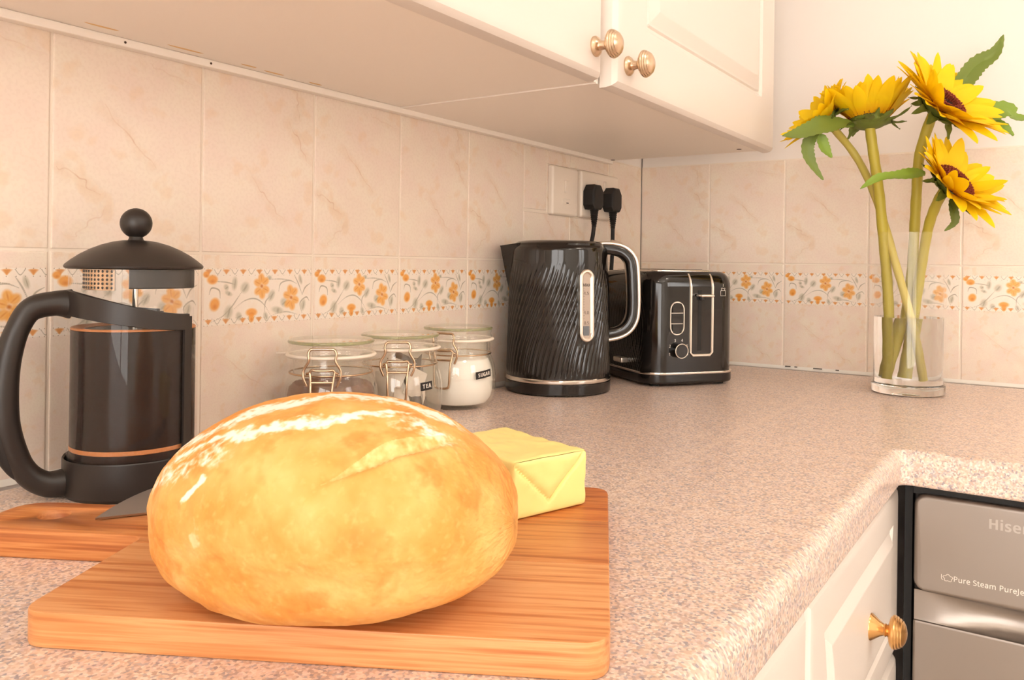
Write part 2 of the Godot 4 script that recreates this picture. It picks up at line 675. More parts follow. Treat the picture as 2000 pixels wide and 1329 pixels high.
func build_room() -> void:
	var floor_ := structure("floor", box(Vector3(-1.6, -0.05, 1.3), Vector3(3.6, 0.1, 3.0)), M.floor_vinyl, "tan vinyl kitchen floor")
	structure("ceiling", box(Vector3(-1.6, 2.45, 1.3), Vector3(3.6, 0.1, 3.0)), M.ceiling_paint, "white painted kitchen ceiling")
	var wl := structure("wall_left", box(Vector3(-1.6, 1.2, -0.104), Vector3(3.6, 2.4, 0.2)), M.white_paint, "white wall with marbled tiles behind the bread and cafetiere")
	var wr := structure("wall_right", box(Vector3(0.104, 1.2, 1.35), Vector3(0.2, 2.4, 2.7)), M.white_paint, "white wall with marbled tiles behind the sunflowers")
	walled_window("wall_front", "window_1", Transform3D(Basis(Vector3.UP, PI), Vector3(-1.6, 0, 2.65)), 3.6, Vector2(-1.15, 1.20), Vector2(-0.45, 2.05), "across the room")
	walled_window("wall_rear", "door_1", Transform3D(Basis(Vector3.UP, PI / 2), Vector3(-3.2, 0, 1.3)), 3.0, Vector2(-1.20, 0.12), Vector2(0.60, 2.10), "at the far end of the room")
	part("grout", box(Vector3(-0.9, H + 0.2, -0.0028), Vector3(1.8, 0.401, 0.003)), M.grout, wl)
	part("grout", box(Vector3(0.0028, H + 0.2, 0.525), Vector3(0.003, 0.401, 1.05)), M.grout, wr)
	var gap := 0.0024
	var full := tile_mesh(0.15 - gap, 0.2 - gap)
	var rng := RandomNumberGenerator.new()
	rng.seed = 4
	for k in 12:
		var x := -0.15 * k - 0.075
		var low := part("tile", full, M.tile_border, wl)
		low.position = Vector3(x, H + 0.1, rng.randf_range(-0.0003, 0.0))
		if k == 1 or k == 2:
			continue
		var high := part("tile", full, [M.tile_a, M.tile_b][[0, 1, 0, 0, 1, 0, 1, 0, 0, 1, 0, 1][k]], wl)
		high.position = Vector3(x, H + 0.3, rng.randf_range(-0.0003, 0.0))
	# two tiles are cut round the switch and the socket
	for q in [[-0.45, -0.378, 0.285, 0.4], [-0.378, -0.30, 0.366, 0.4], [-0.45, -0.30, 0.2, 0.282], [-0.30, -0.15, 0.367, 0.4], [-0.30, -0.15, 0.2, 0.280], [-0.378, -0.285, 0.281, 0.367], [-0.285, -0.125, 0.279, 0.368]]:
		var left := -0.45 if q[1] < -0.29 else -0.30
		var t := part("tile", tile_mesh(q[1] - q[0] - gap, q[3] - q[2] - gap, (q[0] - left) / 0.15, (0.4 - q[3]) / 0.2, (q[1] - left) / 0.15, (0.4 - q[2]) / 0.2), M.tile_b if left < -0.4 else M.tile_a, wl)
		t.position = Vector3((q[0] + q[1]) / 2, H + (q[2] + q[3]) / 2, 0.0 if q[3] > 0.3695 or q[2] < 0.21 else -0.0004)
	for k in 7:
		var low := part("tile", full, M.tile_border, wr)
		low.position = Vector3(rng.randf_range(0.0, 0.0003), H + 0.1, 0.15 * k + 0.075)
		low.rotation.y = -PI / 2
		var high := part("tile", full, [M.tile_a, M.tile_b][[1, 0, 0, 1, 0, 1, 0][k]], wr)
		high.position = Vector3(rng.randf_range(0.0, 0.0003), H + 0.3, 0.15 * k + 0.075)
		high.rotation.y = -PI / 2
	# sealant beads between tiles and worktop
	var bead := [Vector2(0, 0), Vector2(0.0052, 0), Vector2(0.0030, 0.0020), Vector2(0.0014, 0.0048), Vector2(0, 0.0062)]
	structure("trim_1", sweep([Vector3(0, H, 0), Vector3(-3.2, H, 0)], bead.map(func(q): return Vector2(q.x, q.y)), [], Vector3.UP), M.sealant, "white sealant bead along the foot of the tiles behind the bread")
	var t2 := structure("trim_2", sweep([Vector3(0, H, 2.6), Vector3(0, H, 0)], bead.map(func(q): return Vector2(q.x, q.y)), [], Vector3.UP), M.sealant, "white sealant bead along the foot of the tiles behind the vase")
	for q in [[0.31, 0.010], [0.325, 0.005], [0.365, 0.016], [0.40, 0.006]]:
		part("mould_spot", box(Vector3(-0.0015, H + 0.0052, q[0]), Vector3(0.0016, 0.0016, q[1])), M.mould, t2)
	# batten under the wall units
	var t3 := structure("trim_3", box(Vector3(-0.98, H + 0.3940, 0.006), Vector3(1.65, 0.008, 0.012), 0.0015), M.melamine, "cream batten between tiles and wall units")
	for x in [-1.141, -1.05]:
		part("screw_hole", lay(lathe([Vector2(0, 0.0004), Vector2(0.0012, 0.0004), Vector2(0.0012, -0.001), Vector2(0, -0.001)], 10), Transform3D(Basis(Vector3.RIGHT, PI / 2), Vector3(x, H + 0.394, 0.0119))), M.dark_hole, t3)


func walled_window(wall: String, window: String, t: Transform3D, wide: float, lo: Vector2, hi: Vector2, where: String) -> void:
	# a wall along local x whose room side is z = 0, with a casement window in it
	var mb := MB.new()
	var w := wide / 2
	for q in [[-w, lo.x, 0.0, 2.4], [hi.x, w, 0.0, 2.4], [lo.x, hi.x, 0.0, lo.y], [lo.x, hi.x, hi.y, 2.4]]:
		mb.join(box(Vector3((q[0] + q[1]) / 2, (q[2] + q[3]) / 2, -0.1), Vector3(q[1] - q[0], q[3] - q[2], 0.2)), t)
	structure(wall, mb, M.room_paint, ("plain painted wall with a glazed door " if lo.y < 0.5 else "plain painted wall with a window ") + where)
	var fr := MB.new()
	var mid := (lo + hi) / 2
	var size := hi - lo
	for q in [[lo.x + 0.03, mid.y, 0.06, size.y], [hi.x - 0.03, mid.y, 0.06, size.y], [mid.x, mid.y, 0.06, size.y], [mid.x, lo.y + 0.03, size.x, 0.06], [mid.x, hi.y - 0.03, size.x, 0.06]]:
		fr.join(box(Vector3(q[0], q[1], -0.1), Vector3(q[2], q[3], 0.06), 0.004), t)
	var o := structure(window, fr, M.cabinet_foil, ("white framed glazed door " if lo.y < 0.5 else "white framed casement window ") + where)
	part("pane", lay(box(Vector3(mid.x, mid.y, -0.1), Vector3(size.x - 0.1, size.y - 0.1, 0.004)), t), M.clear_glass, o)


func ceiling_lamp(x: float, z: float, energy: float, label: String, size := 0.34) -> void:
	var t := thing("ceiling_light", label, "lamp", Vector3(x, 2.4, z), 0.0, "ceiling lights")
	part("rim", lathe([Vector2(0, 0), Vector2(size * 0.62, 0), Vector2(size * 0.62, -0.05), Vector2(size * 0.56, -0.055), Vector2(size * 0.56, -0.045), Vector2(0, -0.045)], 40), M.white_plastic, t)
	part("diffuser_light", lathe([Vector2(0, -0.046), Vector2(size * 0.555, -0.046), Vector2(size * 0.55, -0.050), Vector2(0, -0.052)], 40), M.lamp_glow, t)
	var a := AreaLight3D.new()
	a.name = "lamp_light"
	a.area_size = Vector2(size, size)
	a.light_color = srgb(255, 244, 228)
	a.light_energy = energy
	a.area_range = 8.0
	a.area_attenuation = 2.0
	a.shadow_enabled = true
	t.add_child(a)
	a.position = Vector3(0, -0.06, 0)
	a.rotation.x = -PI / 2


# ---------------------------------------------------------------- fitted kitchen
func front_panel(w: float, h: float, thick: float, edge: float, inner: Callable, corners: Array, mould: Array) -> MB:
	# A door or drawer front: x across, y up, z out; rounded edge and a moulded field. inner(x, y) tells what lies in the field.
	var mb := MB.new()
	var angles := []
	for k in 96:
		angles.append(TAU * k / 96.0 + 0.011)
	for sx in [-1, 1]:
		for sy in [-1, 1]:
			angles.append(fposmod(Vector2(sx * w, sy * h).angle(), TAU))
			for c in corners:
				angles.append(fposmod(Vector2(sx * c.x, sy * c.y).angle(), TAU))
	angles.sort()
	var rect := PackedVector2Array()
	var field := PackedVector2Array()
	for a in angles:
		var d := Vector2(cos(a), sin(a))
		rect.append(d * minf(w / 2 / maxf(absf(d.x), 1e-6), h / 2 / maxf(absf(d.y), 1e-6)))
		var lo := 0.0
		var hi := w + h
		for i in 30:
			var m := (lo + hi) / 2
			if inner.call(d.x * m, d.y * m):
				lo = m
			else:
				hi = m
		field.append(d * lo)
	var n := angles.size()
	var count := 0
	for q in [[0.0, 0.0], [0.0, thick - edge], [edge * 0.13, thick - edge * 0.5], [edge * 0.29, thick - edge * 0.29], [edge * 0.5, thick - edge * 0.13], [edge, thick]]:
		for c in rect:
			mb.p(Vector3(c.x * (1.0 - 2.0 * q[0] / w), c.y * (1.0 - 2.0 * q[0] / h), q[1]))
		count += 1
	for q in mould:
		var reach := Vector2.ZERO
		for c in field:
			reach = reach.max(c.abs())
		for c in field:
			mb.p(Vector3(c.x * (1.0 - q[0] / reach.x), c.y * (1.0 - q[0] / reach.y), thick + q[1]))
		count += 1
	for i in count - 1:
		for k in n:
			var l := (k + 1) % n
			mb.quad(i * n + k, i * n + l, (i + 1) * n + l, (i + 1) * n + k)
	var back := mb.p(Vector3.ZERO)
	var front := mb.p(Vector3(0, 0, thick + mould[-1][1]))
	for k in n:
		var l := (k + 1) % n
		mb.tri(back, l, k)
		mb.tri(front, (count - 1) * n + k, (count - 1) * n + l)
	return mb


func knob_shape(cone: bool) -> MB:
	var pr := [Vector2(0, 0), Vector2(0.0112, 0), Vector2(0.0112, 0.0018), Vector2(0.0095, 0.0040), Vector2(0.0060, 0.0062), Vector2(0.0048, 0.0095), Vector2(0.0048, 0.0130)]
	if cone:
		pr = [Vector2(0, 0), Vector2(0.0125, 0), Vector2(0.0122, 0.0015), Vector2(0.0070, 0.0085), Vector2(0.0052, 0.0120), Vector2(0.0060, 0.0135), Vector2(0.0050, 0.0150)]
	pr += [Vector2(0.0080, 0.0165), Vector2(0.0130, 0.0178), Vector2(0.0152, 0.0200), Vector2(0.0154, 0.0216), Vector2(0.0144, 0.0226), Vector2(0.0146, 0.0238), Vector2(0.0132, 0.0250), Vector2(0.0133, 0.0260), Vector2(0.0116, 0.0274), Vector2(0.0116, 0.0282), Vector2(0.0080, 0.0304), Vector2(0.0040, 0.0316), Vector2(0, 0.0320)]
	return lay(lathe(pr, 32), Transform3D(Basis(Vector3.RIGHT, PI / 2), Vector3.ZERO))


func build_cabinets() -> void:
	# wall units: carcass, underside, one door each
	var knob := solid(knob_shape(false), 30.0)
	var field_w := 0.605 - 2 * 0.078
	var field_h := 0.75 - 2 * 0.080
	var door := solid(front_panel(0.602, 0.75, 0.021, 0.014, func(x, y): return maxf(absf(x) - field_w / 2 + 0.006, absf(y) - field_h / 2 + 0.006) < 0.006 and Vector2(maxf(absf(x) - field_w / 2 + 0.006, 0.0), maxf(absf(y) - field_h / 2 + 0.006, 0.0)).length() < 0.006, [Vector2(field_w, field_h)], [[0.0, 0.0], [0.0035, -0.0042], [0.0075, -0.0045], [0.0100, -0.0020], [0.0140, -0.0020], [0.0290, 0.0030], [0.0310, 0.0034]]), 22.0)
	for k in 2:
		var x0: float = [-1.372, -0.7632][k]
		var x1: float = [-0.7640, -0.156][k]
		var under: float = [0.398, 0.3968][k]
		var t := thing("wall_cabinet", ["white wall cabinet above the cafetiere and jars, door hinged away from its neighbour", "white wall cabinet above the kettle and toaster, ending short of the corner"][k], "cabinet", Vector3((x0 + x1) / 2, H + under, 0), 0.0, "wall cabinets")
		var w := x1 - x0
		part("carcass", box(Vector3(0, 0.36, 0.1515), Vector3(w, 0.72, 0.303), 0.0008), M.melamine, t)
		if k == 0:
			for s in [[-0.105, 0.030, 0.016], [-0.020, 0.026, 0.020], [0.055, 0.024, 0.010], [0.090, 0.021, 0.014], [0.150, 0.020, 0.010]]:
				part("glue_smear", lay(lathe([Vector2(0, -0.0007), Vector2(0.8, -0.0005), Vector2(1.0, 0.0), Vector2(0, 0.0)], 16), Transform3D(Basis.from_scale(Vector3(s[2], 1.0, 0.0016)), Vector3(s[0], 0.0, s[1]))), M.old_glue, t)
		if k == 1:
			for s in [[0.295, 0.016], [0.265, 0.275]]:
				part("screw_cap", lay(lathe([Vector2(0, 0), Vector2(0.0042, 0), Vector2(0.0042, -0.0006), Vector2(0, -0.0008)], 14), Transform3D(Basis(), Vector3(s[0], 0.0001, s[1]))), M.dark_hole, t)
		var d := part("door", door, M.cabinet_foil, t)
		d.position = Vector3([-0.007, 0.001][k], [0.374, 0.3705][k], [0.298, 0.305][k])
		var kn := part("knob", knob, M.antique_brass, d)
		kn.position = Vector3([0.279, -0.272][k], [-0.3435, -0.3470][k], 0.021)
		kn.set_meta("label", "antique brass knob")
	# base units with drawer fronts
	var bowed := func(x: float, y: float) -> bool:
		var e := 0.012 * (1.0 - pow(clampf(absf(y) / 0.055, 0.0, 1.0), 2.0))
		return absf(y) < 0.058 and absf(x) < 0.155 - e
	var drawer := solid(front_panel(0.392, 0.185, 0.020, 0.011, bowed, [Vector2(0.155, 0.058)], [[0.0, 0.0], [0.003, -0.003], [0.007, -0.003], [0.016, 0.0022], [0.018, 0.0026]]), 22.0)
	var cup := solid(front_panel(0.392, 0.50, 0.020, 0.011, func(x, y): return absf(x) < 0.15 and absf(y) < 0.21, [Vector2(0.15, 0.21)], [[0.0, 0.0], [0.003, -0.003], [0.007, -0.003], [0.016, 0.0022], [0.018, 0.0026]]), 22.0)
	var base_knob := solid(knob_shape(true), 30.0)
	for k in 2:
		var x: float = [-0.764, -1.160][k]
		var t := thing("base_cabinet", ["white base cabinet with a brass knobbed drawer beside the dishwasher", "white base cabinet under the worktop edge nearest the bread"][k], "cabinet", Vector3(x, 0, 0), 0.0, "base cabinets")
		part("carcass", box(Vector3(0, 0.49, 0.28), Vector3(0.394, 0.765, 0.54), 0.001), M.melamine, t)
		part("plinth", box(Vector3(0, 0.053, 0.26), Vector3(0.394, 0.106, 0.50)), M.cabinet_foil, t)
		var d := part("drawer", drawer, M.cabinet_foil, t)
		d.position = Vector3(0, H - 0.143 - 0.003 * k, 0.572)
		var kn := part("knob", base_knob, M.brass, d)
		kn.position = Vector3(0.018, -0.001, 0.0222)
		kn.set_meta("label", "polished brass knob")
		var c := part("door", cup, M.cabinet_foil, t)
		c.position = Vector3(0, H - 0.490, 0.572)


func build_worktop() -> void:
	var poly := PackedVector2Array([Vector2(0, 0), Vector2(0, 2.6), Vector2(-0.622, 2.6)])
	for k in 5:                          # a small inside radius where the two fronts meet
		var a := PI / 2 * k / 4.0
		poly.append(Vector2(-0.632 + 0.010 * cos(a), 0.611 - 0.010 * sin(a)))
	poly.append_array([Vector2(-3.2, 0.601), Vector2(-3.2, 0)])
	var o := part("worktop", slab(poly, H - 0.037, H, 0.004, 0.013, 5), M.worktop_laminate, null, 40.0)
	tag(o, "L-shaped speckled pink granite effect worktop with rounded front edge", "worktop")


func build_dishwasher() -> void:
	# local: x runs along the front (to +z in the room), z points out of the front
	var t := thing("dishwasher", "silver dishwasher built in under the worktop", "dishwasher", Vector3(-0.585, 0, 0.907), -PI / 2)
	part("tub", box(Vector3(0, 0.42, -0.275), Vector3(0.58, 0.80, 0.50)), M.black_plastic, t)
	var face := PackedVector2Array()
	for q in rrect(0.596, 0.106, 0.012, 5):
		face.append(q)
	var cp := part("control_panel", lay(slab(face, -0.02, 0.0, 0.0, 0.004, 3), Transform3D(Basis(Vector3.RIGHT, PI / 2), Vector3(0, H - 0.106, 0))), M.appliance_steel, t)
	# grip: a scooped band under the control panel
	var sec := []
	for k in 13:
		var a := PI * k / 12.0
		sec.append(Vector2(-0.002 - 0.016 * sin(a), -0.0165 * cos(a)))
	var scoop := MB.new()
	var rows := 30
	for i in rows + 1:
		var x := -0.297 + 0.594 * i / rows
		var deep := smoothstep(-0.285, -0.205, x) * (1.0 - smoothstep(0.205, 0.285, x))
		for q in sec:
			scoop.p(Vector3(x, H - 0.1745 - q.y, -0.002 + (q.x + 0.002) * deep))
	for i in rows:
		for k in 12:
			scoop.quad(i * 13 + k, i * 13 + k + 1, (i + 1) * 13 + k + 1, (i + 1) * 13 + k)
	part("grip", scoop, M.appliance_steel, t, 179.0)
	part("door", box(Vector3(0, 0.41, -0.010), Vector3(0.596, 0.618, 0.02), 0.003), M.appliance_steel, t)
	part("plinth", box(Vector3(0, 0.05, -0.06), Vector3(0.59, 0.10, 0.02)), M.black_plastic, t)
	part("side_seal", box(Vector3(-0.3060, 0.434, -0.030), Vector3(0.008, 0.860, 0.02)), M.black_rubber, t)
	part("top_seal", box(Vector3(0, H - 0.0465, -0.018), Vector3(0.60, 0.016, 0.02)), M.black_rubber, t)
	for q in [["Hisense", -0.2275, -0.0780, 0.0105, M.appliance_brand, 700], ["Pure Steam", -0.2590, -0.1410, 0.0056, M.appliance_print, 500], ["PureJet", -0.2165, -0.1410, 0.0056, M.appliance_print, 500]]:
		var l := lettering(q[0], q[3], 0.0004, q[4], cp, Transform3D(Basis(), Vector3(q[1], H + q[2], 0.0001)), "lettering", "Droid Sans", q[5])
		var tm: TextMesh = l.mesh
		tm.horizontal_alignment = HORIZONTAL_ALIGNMENT_LEFT
		tm.vertical_alignment = VERTICAL_ALIGNMENT_BOTTOM
		l.position.y -= tm.get_aabb().position.y * 0.0 + q[3] * 0.35
	# the steam mark: a cloud outline before the words
	var cloud := []
	for k in 26:
		var a := TAU * k / 26.0
		var r := 0.0034 + 0.0006 * sin(a * 5.0)
		cloud.append(Vector3(-0.2640 + cos(a) * r * 1.25, H - 0.1385 + sin(a) * r, 0.0003))
	part("steam_mark", sweep(cloud, disc_ring(4, 0.0003), [], Vector3.BACK, false, true), M.appliance_print, cp)
	part("steam_mark", tube([Vector3(-0.2702, H - 0.1355, 0.0003), Vector3(-0.2702, H - 0.1400, 0.0003), Vector3(-0.2685, H - 0.1412, 0.0003)], 0.0003, 4, 3), M.appliance_print, cp)


# ---------------------------------------------------------------- on the walls
func build_sockets() -> void:
	var t := thing("fused_switch", "single white fused switch plate on the tiles", "switch", Vector3(-0.330, H + 0.3225, 0), 0.0)
	var face := func(w: float, h: float) -> MB: return lay(slab(rrect(w, h, 0.004, 4), 0.0, 0.0095, 0.0, 0.004, 4), Transform3D(Basis(Vector3.RIGHT, PI / 2), Vector3.ZERO))
	part("plate", face.call(0.088, 0.086), M.white_plastic, t)
	var tilt := part("rocker", box(Vector3.ZERO, Vector3(0.012, 0.022, 0.006), 0.001), M.white_plastic, t)
	tilt.position = Vector3(0.001, 0.008, 0.0095)
	tilt.rotation.x = 0.12
	part("fuse_carrier", box(Vector3(0.002, -0.018, 0.0095), Vector3(0.026, 0.010, 0.003), 0.001), M.white_plastic, t)
	part("fuse_slot", box(Vector3(0.003, -0.0205, 0.0112), Vector3(0.007, 0.0016, 0.0006)), M.mould, t)
	var d := thing("double_socket", "white double wall socket with two black plugs in it", "socket", Vector3(-0.200, H + 0.3235, 0), 0.0)
	part("plate", face.call(0.147, 0.086), M.white_plastic, d)
	for x in [-0.012, 0.014]:
		var r := part("rocker", box(Vector3.ZERO, Vector3(0.010, 0.018, 0.005), 0.001), M.white_plastic, d)
		r.position = Vector3(x, 0.020, 0.0098)
		r.rotation.x = 0.12
	# plugs with their flex
	for k in 2:
		var at := Vector3([-0.2490, -0.1740][k], H + 0.3170, 0.0096)
		var p := thing("power_plug", ["black mains plug of the kettle, left in the double socket beside the switch", "black mains plug of the toaster, in the socket outlet next to the corner"][k], "plug", at, 0.0, "plugs in the double socket")
		var outline := PackedVector2Array([Vector2(-0.010, 0.024), Vector2(0.010, 0.024), Vector2(0.0200, 0.012), Vector2(0.0200, -0.014), Vector2(0.013, -0.022), Vector2(-0.013, -0.022), Vector2(-0.0200, -0.014), Vector2(-0.0200, 0.012)])
		part("body", lay(slab(outline, -0.023, 0.0, 0.005, 0.002, 3), Transform3D(Basis(Vector3.RIGHT, -PI / 2), Vector3.ZERO)), M.black_rubber, p, 30.0)
		var rings := []
		for i in 9:
			var y := -0.020 - 0.004 * i
			rings.append(Vector2(0.0088 - 0.0005 * i, -y))
			rings.append(Vector2(0.0074 - 0.0005 * i, -y + 0.002))
		rings = [Vector2(0, 0.020)] + rings + [Vector2(0, 0.0545)]
		part("strain_relief", lay(lathe(rings, 16), Transform3D(Basis(Vector3.RIGHT, PI), Vector3(0, 0, 0.013))), M.black_rubber, p)
		var run: Array = [[Vector3(0, -0.052, 0.013), Vector3(-0.006, -0.075, 0.013), Vector3(-0.018, -0.10, 0.012), Vector3(-0.030, -0.16, 0.008), Vector3(-0.040, -0.25, 0.008), Vector3(-0.060, -0.305, 0.012), Vector3(-0.120, -0.3125, 0.020), Vector3(-0.170, -0.3125, 0.025)], [Vector3(0, -0.052, 0.013), Vector3(0.001, -0.10, 0.012), Vector3(0.002, -0.18, 0.008), Vector3(0.004, -0.27, 0.006), Vector3(0.014, -0.3125, 0.016), Vector3(0.030, -0.3125, 0.032)]][k]
		part("flex", tube(run, 0.0038, 10, 8), M.black_rubber, p)


# ---------------------------------------------------------------- bread, butter, board, knife
const BOARD_AT := Vector3(-1.36, H, 0.304)
const BOARD_TURN := -1.0849         # local x runs along the grain, local -z runs away from the front edge


func round_polygon(pts: Array, radii: Array, n := 5) -> PackedVector2Array:
	var out := PackedVector2Array()
	for i in pts.size():
		var a: Vector2 = pts[(i - 1 + pts.size()) % pts.size()]
		var b: Vector2 = pts[i]
		var c: Vector2 = pts[(i + 1) % pts.size()]
		var r: float = radii[i]
		if r <= 0.0:
			out.append(b)
			continue
		var p0 := b + (a - b).normalized() * r
		var p1 := b + (c - b).normalized() * r
		for k in n + 1:
			var t := float(k) / n
			out.append(p0.lerp(b, t).lerp(b.lerp(p1, t), t))
	return out


func build_board() -> void:
	var t := thing("cutting_board", "glued acacia wood cutting board with a handle, under the loaf", "cutting board", BOARD_AT, BOARD_TURN)
	var pts := [Vector2(0.002, 0.008), Vector2(0.2945, 0.008), Vector2(0.2945, -0.257), Vector2(0.002, -0.257), Vector2(0.002, -0.163), Vector2(-0.121, -0.163), Vector2(-0.121, -0.103), Vector2(0.002, -0.103)]
	var outline := round_polygon(pts, [0.014, 0.016, 0.016, 0.014, 0.012, 0.024, 0.024, 0.008])
	var tones := [M.acacia_light, M.acacia_mid, M.acacia_dark]
	var cuts := [[0.02, -0.0925], [-0.0925, -0.173], [-0.173, -0.27]]
	for k in 3:
		var strip := PackedVector2Array([Vector2(-0.3, cuts[k][0]), Vector2(0.4, cuts[k][0]), Vector2(0.4, cuts[k][1]), Vector2(-0.3, cuts[k][1])])
		var piece: PackedVector2Array = Geometry2D.intersect_polygons(outline, strip)[0]
		var shape := solid(slab(piece, 0.0, 0.018, 0.0015, 0.0009, 2), 30.0)
		if k == 1:
			var cut := CSGMesh3D.new()
			cut.name = "stave"
			cut.mesh = shape
			cut.material = tones[k]
			t.add_child(cut, true)
			var hole := CSGCylinder3D.new()
			hole.name = "hanging_hole"
			hole.radius = 0.0105
			hole.height = 0.05
			hole.sides = 28
			hole.operation = CSGShape3D.OPERATION_SUBTRACTION
			hole.position = Vector3(-0.081, 0.009, -0.1355)
			hole.material = tones[k]
			cut.add_child(hole, true)
		else:
			part("stave", shape, tones[k], t)


func build_knife() -> void:
	var t := thing("kitchen_knife", "kitchen knife lying on the cutting board behind the loaf, only its tip showing", "knife")
	var base := Transform3D(Basis(Vector3.UP, BOARD_TURN), BOARD_AT)
	var along := (base.basis * Vector3(0.85, 0, -0.52)).normalized()
	var across := (base.basis * Vector3(-0.52, 0, -0.85)).normalized()
	var raised := (across * cos(0.42) + Vector3.UP * sin(0.42)).normalized()
	t.transform = Transform3D(Basis(along, along.cross(raised) * -1.0, raised), base * Vector3(-0.0455, 0.0196, -0.1262))
	if t.transform.basis.determinant() < 0.0:
		t.transform = Transform3D(Basis(along, along.cross(raised), raised), t.transform.origin)
	var blade := PackedVector2Array()
	blade.append(Vector2(0, 0))
	blade.append(Vector2(0.112, 0))
	blade.append(Vector2(0.112, 0.031))
	for k in 14:
		var s := 0.064 * (1.0 - k / 14.0)
		blade.append(Vector2(s, 0.031 * (1.0 - pow(1.0 - s / 0.064, 2.1))))
	part("blade", slab(blade, -0.0008, 0.0008, 0.0, 0.0), M.blade_steel, t, 25.0)
	part("handle", box(Vector3(0.153, 0, 0.012), Vector3(0.084, 0.012, 0.022), 0.004), M.black_plastic, t)


